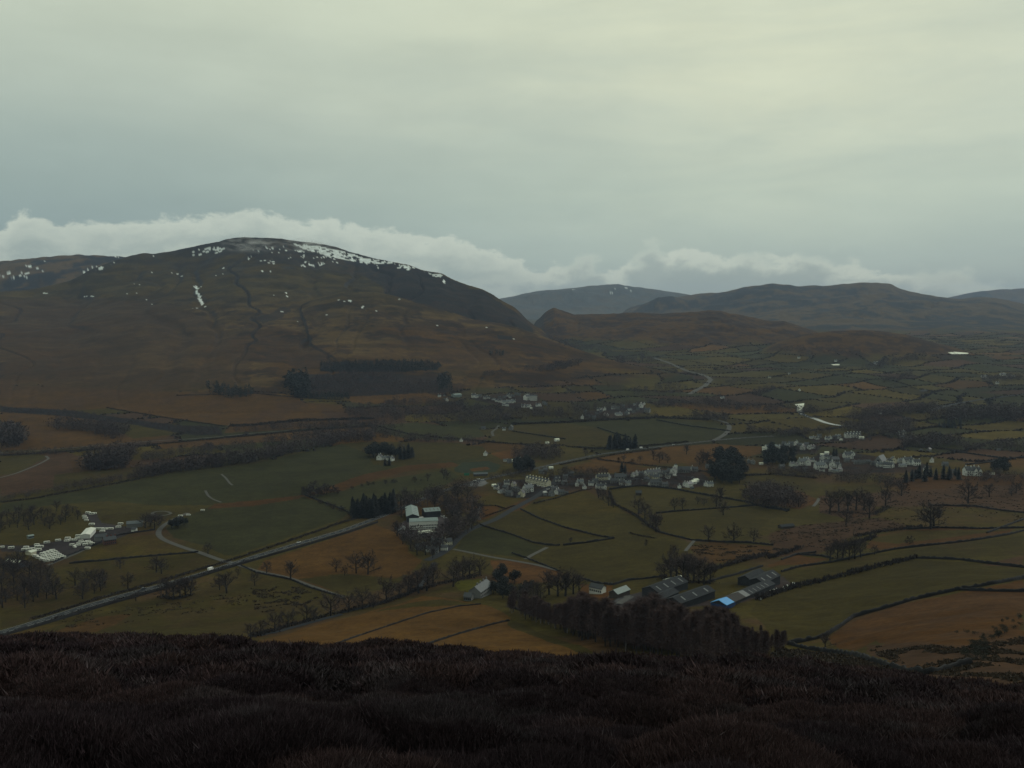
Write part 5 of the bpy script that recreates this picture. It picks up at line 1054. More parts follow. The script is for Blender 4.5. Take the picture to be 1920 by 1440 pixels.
cluster([(1284,911,'w',75),(1292,913,'w2',40),(1300,907,'p',30,1.1),(1304,904,'p',30,1.1),(1274,915,'w',90,.6),(1323,911,'w',80),(1331,912,'w2',10),(1298,917,'s',0)], 'in the lower gardens of the village', G1)
G2 = 'houses of the far village'
cluster([(1460,838,'b',0),(1464,842,'w',20),(1476,839,'w2',-10),(1490,835,'w',60),(1494,832,'w',80),(1505,843,'w',60,1.1),(1517,842,'w2',90),(1523,841,'w',30),(1500,837,'g',0),(1483,835,'g',0),(1470,834,'g',0),(1512,836,'g',0),(1432,841,'p',0),(1433,846,'p',0)], 'in the upper left part of the far village', G2)
cluster([(1523,822,'b',0),(1532,824,'w',0),(1536,820,'g',0),(1551,825,'w',0,.8),(1557,823,'w',85),(1565,823,'g',0),(1571,822,'w2',0),(1577,826,'p',0),(1615,823,'p',0,1.1),(1550,828,'s',0)], 'along the top lane of the far village', G2)
cluster([(1505,872,'w2',10,1.2),(1515,872,'w',70,1.2),(1485,874,'w',20),(1493,874,'w',60),(1493,878,'s',0),(1511,864,'g',0),(1522,866,'w',0),(1466,879,'g',10),(1404,868,'g',80),(1412,870,'g',80),(1509,883,'g',0),(1427,871,'p',0)], 'in the lower left part of the far village', G2)
cluster([(1536,879,'w2',5,1.2),(1543,874,'g',0,1.2),(1541,884,'w',0),(1548,877,'w',80),(1560,876,'w',75,1.2),(1569,876,'v',0),(1565,868,'g',10,1.2),(1557,884,'w',60),(1566,885,'b',0),(1574,884,'w',30),(1552,868,'g',0),(1541,862,'w',80),(1549,860,'w',0,.8),(1556,860,'b',0,.8),(1550,851,'p',0,.9),(1541,854,'p',0),(1573,876,'g',0)], 'in the dense middle of the far village', G2)
cluster([(1585,857,'w',20),(1590,859,'v',0,1.1),(1597,859,'w',70),(1599,854,'w',90),(1588,866,'g',0),(1600,866,'s',0),(1606,870,'g',0),(1616,870,'g',0),(1627,869,'g',0),(1637,872,'g',0),(1645,873,'g',10),(1650,875,'w2',-10)], 'right of the middle of the far village', G2)
cluster([(1663,876,'w',0),(1670,876,'w2',0),(1675,868,'k',80,1.1),(1668,869,'k',0),(1688,867,'w2',10),(1695,866,'g',0),(1702,870,'v',0,1.1),(1709,871,'w2',0),(1718,872,'w',0,1.1),(1747,867,'w',60,.8),(1692,875,'b',0),(1740,888,'w',80),(1736,884,'w',80,.8),(1713,893,'g',0),(1786,887,'g',0),(1772,874,'g',0)], 'at the right end of the far village', G2)
cluster([(1684,815,'w',0),(1690,815,'w2',0),(1694,812,'w',70),(1697,814,'w',80),(1692,823,'g',0),(1742,846,'g',40),(1727,845,'s',0),(1860,890,'p',0),(1872,845,'s',0)], 'among the trees beyond the far village', G2)
cluster([(1818,891,'v',0,1.3),(1827,891,'v',0,1.2)], 'of the gabled pair right of the far village', G2)
G3 = 'houses of the quarry village'
cluster([(888,745,'w',10,1.1),(893,746,'w2',30),(900,744,'g',0),(909,748,'w',0),(916,747,'w',0,.8),(925,750,'b',0),(931,753,'w',0),(937,754,'w',0),(941,755,'w',80),(948,756,'b',0,1.2),(957,755,'b',0,1.2),(964,754,'w',0),(945,760,'b',0),(951,761,'w',0),(937,747,'g',0),(946,747,'g',0),(953,743,'w',0,.8),(956,746,'w',0),(962,744,'g',0),(968,741,'g',0),(974,742,'g',0)], 'in the quarry village below the fell', G3)
cluster([(981,764,'v',0),(988,764,'w2',0),(994,763,'w',80),(1008,762,'v',0),(1013,762,'w',80),(996,767,'p',0),(1020,758,'g',0),(1024,760,'g',0),(824,744,'w',0,.8),(833,743,'s',0),(838,752,'w',80,.8),(834,749,'s',0),(858,758,'g',0)], 'below the big white block of the quarry village', G3)
G4 = 'houses of the far hamlet'
cluster([(1122,770,'w',0),(1128,771,'w',60),(1134,769,'w',80),(1127,773,'g',0),(1150,767,'b',0),(1159,768,'g',0),(1151,764,'b',0),(1168,764,'g',0),(1134,779,'w',80),(1139,780,'w',80),(1160,779,'b',10,1.2),(1177,776,'w',0),(1174,778,'g',0),(1181,769,'b',0),(1192,760,'b',0,.9),(1202,764,'w',70,1.3),(1208,759,'w',85),(1196,769,'g',0),(1214,773,'g',-30,1.2),(1100,780,'g',0),(1092,785,'w',80,.9),(1107,783,'g',0),(1097,774,'g',0),(1120,779,'g',0),(1114,785,'g',0),(1188,774,'g',0)], 'of the far hamlet beneath the wood', G4)
cluster([(1642,684,'w2',0,1.2),(1636,685,'g',0),(1567,678,'w',0),(1498,672,'w',0,.9),(1443,709,'k',0),(1499,733,'w',60),(1355,747,'b',0),(1700,788,'g',0),(1650,776,'w',0,.8),(1900,706,'b',0),(1880,704,'b',0,1.3),(1845,708,'b',0,1.2),(1888,708,'w',0),(1870,720,'w',0,.8),(1898,779,'w2',0),(1920,781,'w',0),(1480,702,'w',0,.7),(1670,760,'s',0)], 'standing alone among the far pastures', 'lone houses of the vale')
cluster([(945,807,'w',0,.7),(958,806,'g',80,1.1),(865,828,'w',80,.7),(1044,827,'p',30,1.1),(1026,832,'p',20,.8),(910,854,'w',80,.8),(949,865,'b',0),(958,865,'p',10),(966,868,'w',0,.8),(972,866,'w',30,.8),(955,868,'g',0),(906,805,'s',0,1.4)], 'of the farms before the quarry wood', 'farmhouses on the valley floor')
cluster([(712,862,'w',80,1.1),(720,862,'w2',5),(731,863,'v',0),(735,864,'w',70)], 'in the tree clump on the long green field', 'houses in the shelter clump')
cluster([(786,1030,'g',30),(795,1023,'s',0),(805,1034,'w',0,.7),(820,1028,'g',0,1.2),(833,1032,'w',0,.7),(815,1037,'g',0),(840,1022,'k',20,.8)], 'by the lane under the pale building', 'cottages below the pale building')
# terraces: one long building each, with its own chimneys and windows
def span(p, q):
    a, b_ = P(*p), P(*q); d = b_ - a; L = math.hypot(d[0], d[1]); c = (a + b_) / 2; c[2] = max(a[2], b_[2]) - .2; return c, L, math.atan2(d[1], d[0]), abs(a[2] - b_[2])
def long_house(name, label, cat, p, q, d, h, rh, wm, rm, units, chim=True, group=None, rows_=2, dormer=False, lights=0, lm='skyl', lmlab=None):
    c, L, a, drop = span(p, q); r = empty(name, label, cat, group, c, a)
    MB().prof([(-d/2, -1.0 - drop), (d/2, -1.0 - drop), (d/2, h), (0, h + rh), (-d/2, h)], -L/2, L/2).obj('wall', M[wm], r)
    ro = roof_mb(L, d, h, rh, .4, .25).obj('roof', M[rm], r)
    u = L / max(units, 1)
    for k in range(units):
        x = -L/2 + (k + .5) * u
        for j in range(rows_):
            for o in (-.25, .25): MB().box(x + o*u - .55, x + o*u + .55, -d/2 - .06, -d/2 + .02, .9 + j*2.6, 2.2 + j*2.6).obj('window', M['glass'], r)
        if chim: MB().box(x + u*.42 - .6, x + u*.42 + .6, -.4, .4, h + rh - .4, h + rh + 1.6).obj('chimney', M[wm], ro)
        if dormer: MB().profy([(x - 1.1, h - .2), (x + 1.1, h - .2), (x + 1.1, h + 1.0), (x, h + 2.1), (x - 1.1, h + 1.0)], -d/2 - .15, -d/4).obj('dormer', M[wm], r)
    for k in range(lights):
        x = -L/2 + (k + .5) * L / lights; y0, y1 = -d*.42, -d*.12; kz = rh / (d/2)
        zr = lambda y: h + rh + .32 - abs(y) * kz
        MB().add([(x - .6, y0, zr(y0)), (x + .6, y0, zr(y0)), (x + .6, y1, zr(y1)), (x - .6, y1, zr(y1)), (x - .6, y0, zr(y0) + .06), (x + .6, y0, zr(y0) + .06), (x + .6, y1, zr(y1) + .06), (x - .6, y1, zr(y1) + .06)], [(0,3,2,1),(4,5,6,7),(0,1,5,4),(1,2,6,5),(2,3,7,6),(3,0,4,7)]).obj('roof_light', M[lm], ro)
    return r
long_house('terrace', 'long pale terrace with many chimneys facing the village road junction', 'terrace', (989,903), (1029,912), 8, 6, 3, 'cream', 'slate', 7, dormer=True)
long_house('terrace', 'short cream terrace behind the white gabled village cottages', 'terrace', (1118,900), (1140,899), 7, 5.2, 2.8, 'cream', 'slate', 4)
long_house('terrace', 'white terrace along the village street below the church tower', 'terrace', (1210,893), (1236,890), 7.5, 5.4, 2.8, 'render', 'slate', 5)
long_house('terrace', 'far white terrace with tall chimneys on the top lane', 'terrace', (1584,821), (1613,820), 8, 6, 3.4, 'render', 'slate', 5, dormer=True)
long_house('terrace', 'white terrace at the right end of the far village', 'terrace', (1657,876), (1674,877), 7, 5, 2.8, 'render', 'slate', 4)
long_house('school_hall', 'pale flat fronted hall at the left end of the far village', 'hall', (1436,842), (1455,842), 9, 6, 1.2, 'render', 'tin', 4, False)
long_house('hotel', 'big white block at the right end of the quarry village', 'hotel', (993,750), (1006,750), 12, 9, 3, 'render', 'slate', 5, False, rows_=3)
long_house('hotel', 'white gabled block beside the big block of the quarry village', 'hotel', (984,750), (992,749), 10, 8, 4, 'render', 'slate', 3, True)
long_house('workshop', 'long blue grey shed left of the quarry village', 'shed', (849,744), (863,743), 14, 5, 2, 'tin', 'tin', 3, False, rows_=1)
# church with its white tower
c = P(1267, 886); t = empty('church', 'village church with a slim white tower and a long dark roof', 'church', None, c, 0)
MB().box(-2, 2, -2, 2, -.6, 11).obj('tower', M['render'], t); MB().add([(-2.2,-2.2,11),(2.2,-2.2,11),(2.2,2.2,11),(-2.2,2.2,11),(0,0,13.2)], [(0,1,4),(1,2,4),(2,3,4),(3,0,4),(3,2,1,0)]).obj('tower_roof', M['slate'], t)
MB().prof([(-4,-.6),(4,-.6),(4,4.5),(0,8.5),(-4,4.5)], 2.02, 20).obj('wall', M['stone'], t)
mb = MB()
for s in (-1, 1): mb.prof([(0,8.6),(s*4.4,4.2),(s*4.4,4.45),(0,8.85)][::s], 1.6+.5, 20.3)
mb.obj('roof', M['slate'], t)
for k in range(5): MB().box(4.5 + k*3.2, 5.5 + k*3.2, -4.07, -3.98, 1.2, 3.6).obj('window', M['glass'], t)
c = P(1651, 869); t = empty('church', 'grey church with a steep dark roof above the far village gardens', 'church', None, c, math.radians(50))
MB().prof([(-6,-.6),(6,-.6),(6,4),(0,12),(-6,4)], -11, 11).obj('wall', M['stone'], t); mb = MB()
for s in (-1, 1): mb.prof([(0,12.1),(s*6.5,3.5),(s*6.5,3.8),(0,12.45)][::s], -10.6, 11.4)
mb.obj('roof', M['slate2'], t); MB().box(-11.06, -10.98, -1.5, 1.5, 2, 7).obj('window', M['glass'], t)
# the pale building among the trees
GC = 'buildings of the wooded yard'
long_house('school_building', 'large pale two storey building with rows of windows among bare trees', 'building', (768,991), (820,989), 11, 8.5, 2.2, 'render', 'tin', 9, False, GC)
long_house('long_shed', 'low white shed in front of the large pale building', 'shed', (785,1004), (813,1001), 8, 3, 1.6, 'render', 'pale', 5, False, GC, 1)
long_house('barn', 'blue green roofed hall end on behind the large pale building', 'barn', (774,979), (771,962), 13, 6.5, 2.4, 'tin2', 'tin', 0, False, GC, 0, lights=5)
long_house('barn', 'open fronted barn with a pale grey roof behind the pale building', 'barn', (794,968), (823,966), 14, 6.5, 2.6, 'tin2', 'tin', 0, False, GC, 0, lights=4)
long_house('glasshouse', 'pale little glasshouse left of the large pale building', 'greenhouse', (752,1000), (756,993), 6, 2.6, 1.4, 'skyl', 'skyl', 3, False, GC, 1)
# house with the garden below
long_house('farmhouse', 'slate roofed stone house beside a yellow lawn under dark evergreens', 'house', (890,1122), (912,1112), 9, 5, 3.4, 'stone', 'slate2', 4, True, None, 2)
long_house('farmhouse', 'stone cottage in front of the yellow lawn house', 'house', (872,1125), (886,1125), 6, 3, 2, 'stone', 'slate', 2, False, None, 1)
# the hill farm
GF = 'buildings of the hill farm'
long_house('farmhouse', 'white farmhouse with a dark slate roof behind the larch wood', 'house', (1109,1112), (1132,1112), 6, 3.6, 2, 'render', 'slate', 3, False, GF, 1)
long_house('barn', 'dark boarded barn with a pale green roof beside the farmhouse', 'barn', (1150,1122), (1173,1115), 7, 3.8, 2, 'wood', 'tin', 0, False, GF, 0)
long_house('barn', 'largest dark barn of the hill farm with pale roof lights', 'barn', (1219,1120), (1274,1104), 13, 4.6, 2.6, 'tin2', 'tin2', 0, False, GF, 0, lights=4)
long_house('barn', 'dark low barn in front of the largest barn', 'barn', (1226,1132), (1262,1122), 8, 3, 1.6, 'tin2', 'tin2', 0, False, GF, 0)
long_house('barn', 'blue grey barn nearest the larch wood', 'barn', (1262,1140), (1326,1122), 11, 4.2, 2.2, 'tin2', 'tin2', 0, False, GF, 0, lights=3)
long_house('shed', 'slim pale roofed shed behind the largest barn', 'shed', (1248,1094), (1276,1088), 4, 2.5, .8, 'wood', 'pale', 0, False, GF, 0)
# long cattle barn with a blue sheet over its near end
c, L, a, dr = span((1346,1144), (1440,1102)); t = empty('long_barn', 'long cattle barn whose near end is covered by a bright blue sheet', 'barn', GF, c, a)
pa, pb = P(1346, 1144), P(1440, 1102); t.rotation_euler = (0, -math.atan2(pb[2] - pa[2], L), a); t.location = (pa + pb) / 2
d, h, rh = 9, 3.4, 1.9
MB().prof([(-d/2,-2.5),(d/2,-2.5),(d/2,h),(0,h+rh),(-d/2,h)], -L/2, L/2).obj('wall', M['tin2'], t)
for nm, f0, f1, m_, lift in (('blue_sheet', 0, .14, 'blue', .12), ('roof', .14, .36, 'brown', 0), ('roof', .36, .45, 'skyl', .03), ('roof', .45, 1.0, 'tin2', 0)):
    mb = MB(); k = rh / (d/2)
    for s in (-1, 1): mb.prof([(0,h+rh+.03+lift),(s*(d/2+.4),h-.4*k+.03+lift),(s*(d/2+.4),h-.4*k+.25+lift),(0,h+rh+.28+lift)][::s], -L/2 + f0*L + .02, -L/2 + f1*L - .02)
    ro = mb.obj(nm, M[m_], t)
MB().box(-L/2 - .12, -L/2 - .03, -d/2, d/2, -1.5, h).obj('blue_curtain', M['deep'], t)
MB().box(-L/2, -L/2 + .17*L, -d/2 - .14, -d/2 - .03, .3, h - .2).obj('blue_curtain', M['deep'], t)
for k in range(5):
    x = -L/2 + (.52 + k * .085) * L; y0, y1 = -d*.46, -d*.16; zr = lambda y: h + rh + .3 - abs(y) * rh / (d/2)
    MB().add([(x-.5,y0,zr(y0)),(x+.5,y0,zr(y0)),(x+.5,y1,zr(y1)),(x-.5,y1,zr(y1)),(x-.5,y0,zr(y0)+.06),(x+.5,y0,zr(y0)+.06),(x+.5,y1,zr(y1)+.06),(x-.5,y1,zr(y1)+.06)], [(0,3,2,1),(4,5,6,7),(0,1,5,4),(1,2,6,5),(2,3,7,6),(3,0,4,7)]).obj('roof_light', M['skyl'], t)
long_house('barn', 'twin gabled grey barn at the upper end of the long cattle barn', 'barn', (1396,1098), (1424,1090), 10, 4.4, 2.4, 'tin2', 'tin2', 0, False, GF, 0)
long_house('barn', 'broad grey barn behind the long cattle barn, uppermost on the farm', 'barn', (1418,1103), (1448,1094), 11, 4.4, 2.4, 'tin2', 'tin2', 0, False, GF, 0, lights=3)
# field sheds
long_house('field_shed', 'small dark stone shed alone in the village pasture', 'shed', (1192,928), (1203,928), 6, 3.4, 2.2, 'wood', 'slate', 0, False, None, 0)
long_house('field_shed', 'low dark shed at the edge of the wet moor on the right', 'shed', (1462,991), (1486,989), 6, 2.4, 1.4, 'wood', 'tin2', 0, False, None, 0)
long_house('cricket_pavilion', 'dark low pavilion at the near edge of the cricket field', 'pavilion', (888,893), (914,891), 5, 2.6, 1.6, 'wood', 'slate2', 3, False, None, 1)
# cover on the cricket field
c = P(875, 892); t = empty('cricket_screen', 'bright green covered frame beside the cricket pavilion', 'screen', None, c, 0)
MB().box(-3.6,3.6,-.15,.15,.4,3.6).obj('cover', M['green'], t)
for x in (-3.2, 3.2): MB().box(x-.12,x+.12,-.7,.7,-.3,.38).obj('leg', M['wood'], t)
# ------------------------------------------------------------------ caravan site
def caravan_proto():
    r = empty('caravan', 'x', 'caravan'); pts = [(-3.1,.45),(3.0,.45),(3.25,1.3),(2.85,2.55),(-2.85,2.62),(-3.2,1.4)]
    MB().profy(pts, -1.15, 1.15).obj('body', M['white'], r)
    for s in (-1, 1):
        MB().box(-1.9,-.3,s*1.16-.03,s*1.16+.03,1.35,2.05).obj('window', M['glass'], r); MB().box(.6,2.1,s*1.16-.03,s*1.16+.03,1.35,2.05).obj('window', M['glass'], r)
        MB().tube((0,s*.95,.33),(0,s*1.2,.33),.33,.33,10).obj('wheel', M['tyre'], r)
    MB().tube((3.1,0,.45),(4.2,0,.4),.06,.05,4).obj('drawbar', M['tyre'], r)
    return Proto(r)
CV = caravan_proto()
def vans(items, where, group):
    items = sorted(items)
    for i, it in enumerate(items):
        x, y = it[:2]; rot = it[2] if len(it) > 2 else RND.choice([20, 30, 10, 60])
        CV.put(P(x, y), math.radians(rot), f'{ordn(i)} white caravan {where}', group, RND.uniform(.72, .95))
GV = 'caravans of the caravan site'
vans([(165,963,0),(172,965,10),(177,964,10),(158,969,5),(160,973,5),(162,977,5),(172,985,10)], 'in the upper loop of the site, left to right', GV)
vans([(184,993,5),(190,993,5),(196,994,5),(203,993,5),(192,998,5),(208,993,5),(222,990,20),(226,984,20)], 'in the row above the long white shed', GV)
vans([(146,1006,20),(145,1011,20),(150,1010,20),(127,1011,10),(133,1014,20),(125,1016,20),(140,1014,20),(109,1015,30),(88,1019,30)], 'in the loose row left of the long white shed', GV)
vans([(69,1023,20),(71,1027,20),(76,1027,20),(49,1028,10),(55,1032,20),(60,1031,20),(45,1032,20),(72,1033,20),(64,1035,30)], 'in the cluster at the left of the site', GV)
vans([(3,1028,30),(21,1029,30)], 'standing alone at the left edge of the site', GV)
vans([(135,1023,40),(140,1027,-40),(148,1020,25),(152,1016,25),(158,1019,25),(165,1017,25),(160,1023,25),(168,1020,25),(173,1021,25),(146,1024,25),(164,1030,0)], 'in the double row under the long white shed', GV)
A_, B_, C_, D_ = np.array([80,1040.]), np.array([98,1034.]), np.array([118,1047.]), np.array([87,1054.])
blk = [tuple((A_*(1-u)+D_*u)*(1-v)+(B_*(1-u)+C_*u)*v) + (22,) for u in np.linspace(0,1,6) for v in np.linspace(0,1,4)]
for x, y, rot in blk: CV.put(P(x, y), math.radians(rot), 'white caravan in the packed block of stored caravans at the lower site', 'caravans packed in the storage block', RND.uniform(.74, .84))
vans([(67,1045,-20),(73,1048,-20),(79,1051,-20)], 'stepping down the left side of the packed block', GV)
GS = 'buildings of the caravan site'
long_house('long_shed', 'long white roofed shed in the middle of the caravan site', 'shed', (160,1010), (171,998), 9, 4, 1, 'render', 'white', 0, False, GS, 0)
long_house('shed', 'cream roofed shed at the left of the caravans', 'shed', (53,1041), (63,1038), 7, 3, 1, 'cream', 'pale', 0, False, GS, 0)
long_house('barn', 'grey barn with a line of pale roof lights below the caravans', 'barn', (17,1060), (44,1064), 11, 4.5, 2.6, 'tin2', 'brown', 0, False, GS, 0, lights=6, lm='pale')
long_house('farmhouse', 'red brown walled farmhouse right of the caravans', 'house', (194,1021), (217,1018), 8, 5, 2.6, 'rust', 'slate', 3, True, GS, 2)
long_house('barn', 'dark stone barn behind the red brown farmhouse', 'barn', (178,1014), (200,1011), 7, 4, 2.4, 'stone', 'slate', 0, False, GS, 0)
long_house('barn', 'grey roofed barn by the track bend', 'barn', (238,988), (268,986), 9, 4, 2.2, 'stone', 'slate2', 0, False, GS, 0, lights=3)
long_house('outbuilding', 'small white walled outbuilding near the track bend', 'outbuilding', (248,996), (256,996), 5, 2.6, 1.4, 'render', 'slate', 0, False, GS, 0)
long_house('static_cabin', 'grey cabin on the drive behind the caravan site', 'cabin', (52,1010), (62,1008), 4, 2.8, .6, 'tin', 'tin', 2, False, GS, 1)
vans([(338,969,10),(353,967,10),(380,958,10)], 'on the strip beside the ring shaped pond', GV)
# ------------------------------------------------------------------ vehicles
def car_proto(name, m, van=False):
    r = empty(name, 'x', 'van' if van else 'car'); 
    if van: MB().profy([(-2.7,.4),(2.7,.4),(2.7,1.2),(2.0,2.4),(-2.7,2.45)], -1, 1).obj('body', M[m], r); MB().box(1.3,2.1,-1.03,1.03,1.35,1.95).obj('window', M['glass'], r)
    else:
        MB().profy([(-2.1,.35),(2.1,.35),(2.15,.75),(1.2,.92),(-2.05,.95)], -.85, .85).obj('body', M[m], r); MB().profy([(-1.7,.93),(1.1,.9),(.4,1.45),(-1.2,1.47)], -.74, .74).obj('cabin', M['glass'], r)
    for x in (-1.35, 1.4):
        for s in (-1, 1): MB().tube((x,s*.72,.33),(x,s*.92,.33),.33,.33,10).obj('wheel', M['tyre'], r)
    return Proto(r)
CARS = dict(w=car_proto('parked_car', 'car'), d=car_proto('parked_car', 'card'), v=car_proto('white_van', 'car', True))
def on_road(x):
    k = int(np.argmin([abs((960 + F * q[0] / q[1]) - x) if q[1] > 0 else 1e9 for q in road_c])); k = min(max(k, 1), len(road_c) - 2); d = road_c[k+1] - road_c[k-1]; a = math.atan2(d[1], d[0]); n = np.array([-math.sin(a), math.cos(a), 0]); return road_c[k] + n * 2.0, a
for x, t, lab in ((383,'v','white van on the main road beside the clump of bare trees'), (559,'w','pale car on the main road above the brown field'), (1180,'v','white van on the main road under the conifer clump'), (1204,'v','second white van on the main road, beyond the conifer clump'), (250,'d','dark car on the main road at the left below the caravans'), (1268,'w','pale car on the main road near the road bend')):
    p, a = on_road(x); CARS[t].put(p, a, lab, 'vehicles on the main road')
for i, (x, y, t, rot, lab) in enumerate([(830,969,'w',0,'white car parked right of the open fronted barn'),(835,972,'w',20,'white car parked in the yard, lower of two right of the barn'),(790,974,'v',30,'white van between the two halls of the wooded yard'),(803,1033,'w',0,'white car by the lane under the pale building'),
   (1022,925,'v',30,'white van on the village road at the junction'),(1028,918,'w',30,'white car parked at the village road junction'),(1036,913,'w',30,'white car on the village road above the junction'),(992,909,'w',-10,'white car before the left end of the long terrace'),(998,911,'w',-10,'second white car before the long terrace'),(1004,910,'d',-10,'dark car before the middle of the long terrace'),(1010,912,'w',-10,'third white car before the long terrace'),(1018,914,'w',-10,'white car before the right end of the long terrace'),
   (890,902,'w',10,'white car in the car park below the cricket field'),(897,899,'w',10,'middle white car in the car park below the cricket field'),(905,900,'w',40,'rightmost white car in the car park below the cricket field'),(1253,898,'w',0,'white car parked by the white cottage under the church'),(1265,893,'v',0,'white van parked below the church tower'),(1206,900,'w',0,'white car parked on the village street'),(1300,897,'d',0,'dark car at the far end of the village street'),(1230,1030,'d',0,'dark car')][:19]):
    CARS[t].put(P(x, y) + np.array([0, 0, .3]), math.radians(rot), lab, 'parked cars and vans')
# wrapped bales and a trailer along the hedge by the long barn
def bale_proto():
    r = empty('hay_bale', 'x', 'bale'); MB().tube((0,-.65,.62),(0,.65,.62),.62,.62,14).add([], []).obj('wrap', M['bale'], r)
    mb = MB()
    for s in (-1, 1): mb.add([(0, s*.66, .62)] + [(.6*math.cos(a), s*.66, .62 + .6*math.sin(a)) for a in np.linspace(0, 2*math.pi, 13)[:-1]], [(0, 1+i, 1+(i+1)%12) if s < 0 else (0, 1+(i+1)%12, 1+i) for i in range(12)])
    mb.obj('bale_end', M['bale'], r); return Proto(r)
BP = bale_proto()
for i, (x, y) in enumerate([(1425,1125),(1432,1120),(1441,1113),(1446,1111),(1450,1109),(1453,1110),(1458,1107),(1470,1104),(1476,1101),(1488,1096)]):
    BP.put(P(x, y), RND.random() * 3, f'{ordn(i)} pale wrapped bale along the hedge beside the long cattle barn', 'wrapped bales along the hedge', 1.25)
for i, (x, y) in enumerate([(1566,1156),(1566,1176),(1112,1015)]): pass
# mist clinging to the summit
def mist(px, py, Y, sx, sy, sz, dens, rz=0.0):
    m = bpy.data.materials.new('mist'); m.use_nodes = True; n = m.node_tree; n.nodes.clear()
    tc = n.nodes.new('ShaderNodeTexCoord'); no = n.nodes.new('ShaderNodeTexNoise'); no.inputs['Scale'].default_value = 3.2; no.inputs['Detail'].default_value = 4; n.links.new(tc.outputs['Object'], no.inputs['Vector'])
    ln = n.nodes.new('ShaderNodeVectorMath'); ln.operation = 'LENGTH'; n.links.new(tc.outputs['Object'], ln.inputs[0])
    fo = n.nodes.new('ShaderNodeMapRange'); fo.interpolation_type = 'SMOOTHSTEP'; fo.inputs['From Min'].default_value = 1.0; fo.inputs['From Max'].default_value = .15; n.links.new(ln.outputs['Value'], fo.inputs['Value'])
    nr_ = n.nodes.new('ShaderNodeMapRange'); nr_.inputs['From Min'].default_value = .50; nr_.inputs['From Max'].default_value = .70; n.links.new(no.outputs['Fac'], nr_.inputs['Value'])
    mu = n.nodes.new('ShaderNodeMath'); mu.operation = 'MULTIPLY'; n.links.new(fo.outputs[0], mu.inputs[0]); n.links.new(nr_.outputs[0], mu.inputs[1])
    m2 = n.nodes.new('ShaderNodeMath'); m2.operation = 'MULTIPLY'; n.links.new(mu.outputs[0], m2.inputs[0]); m2.inputs[1].default_value = dens
    pv = n.nodes.new('ShaderNodeVolumePrincipled'); pv.inputs['Color'].default_value = (.98,.98,.97,1); n.links.new(m2.outputs[0], pv.inputs['Density'])
    ou = n.nodes.new('ShaderNodeOutputMaterial'); n.links.new(pv.outputs[0], ou.inputs['Volume'])
    V = []; Fq_ = []
    for i in range(13):
        for j in range(20):
            a = math.pi * i / 12; b_ = 2 * math.pi * j / 20; V.append((math.sin(a) * math.cos(b_), math.sin(a) * math.sin(b_), math.cos(a)))
    for i in range(12):
        for j in range(20): Fq_.append((i*20 + j, i*20 + (j+1) % 20, (i+1)*20 + (j+1) % 20, (i+1)*20 + j))
    o = link('mist', mesh_np('mist', np.array(V), np.array(Fq_)[:, ::-1], m), kind='stuff', label='pale mist wisp clinging to the snowy summit', loc=tuple(at_depth(px, py, Y)), rz=rz); o.scale = (sx, sy, sz)
mist(470, 458, 4180, 170, 80, 52, .022); mist(575, 459, 4230, 150, 80, 46, .022)
# ------------------------------------------------------------------ levels of light
SKY0, SKY1, SKY2, SKY3, SKY4, SKY5 = (143,160,161), (164,181,175), (179,194,180), (184,196,181), (203,212,190), (198,208,187)
SKYG = (220,224,194); BANK1 = (208,216,200); BANK2 = (158,172,166); BANK3 = (214,222,204)
SUN_E = .9; HAZE_C = (.54,.69,1.0); HAZE_D = 3.9e-5; EXPO = 0.0
# ------------------------------------------------------------------ sky, sun, air
SUN_EL, SUN_AZ = math.radians(32), math.radians(55)
w = bpy.data.worlds.new('World'); sc.world = w; w.use_nodes = True; nt = w.node_tree; N = nt.nodes; Lk = nt.links; N.clear()
def nd(t, **k):
    n = N.new(t)
    for a, v in k.items(): setattr(n, a, v)
    return n
def mth(op, a, b_=None, c_=None):
    n = nd('ShaderNodeMath', operation=op)
    for i, v in enumerate((a, b_, c_)):
        if v is None: continue
        if isinstance(v, (int, float)): n.inputs[i].default_value = v
        else: Lk.new(v, n.inputs[i])
    return n.outputs[0]
def mrange(v, a, b_, c_=0.0, d_=1.0, smooth=True):
    n = nd('ShaderNodeMapRange'); n.interpolation_type = 'SMOOTHSTEP' if smooth else 'LINEAR'
    Lk.new(v, n.inputs['Value']); n.inputs['From Min'].default_value = a; n.inputs['From Max'].default_value = b_; n.inputs['To Min'].default_value = c_; n.inputs['To Max'].default_value = d_
    return n.outputs[0]
def mixc(f, a, b_, mode='MIX'):
    n = nd('ShaderNodeMix', data_type='RGBA', blend_type=mode)
    if isinstance(f, (int, float)): n.inputs[0].default_value = f
    else: Lk.new(f, n.inputs[0])
    for i, v in ((6, a), (7, b_)):
        if isinstance(v, tuple): n.inputs[i].default_value = (*v, 1)
        else: Lk.new(v, n.inputs[i])
    return n.outputs[2]
def lin(r_, g_, b_): return tuple(((v / 255 + .055) / 1.055) ** 2.4 if v > 10 else v / 255 / 12.92 for v in (r_, g_, b_))
tc = nd('ShaderNodeTexCoord'); sep = nd('ShaderNodeSeparateXYZ'); Lk.new(tc.outputs['Generated'], sep.inputs[0])
X, Y, Zd = sep.outputs
az = mth('ARCTAN2', X, Y)
el = mth('DIVIDE', Zd, mth('SQRT', mth('ADD', mth('ADD', mth('MULTIPLY', X, X), mth('MULTIPLY', Y, Y)), 1e-5)))
def azel(px, py):
    d = ray(px, py); return math.atan2(d[0], d[1]), d[2] / math.hypot(d[0], d[1])
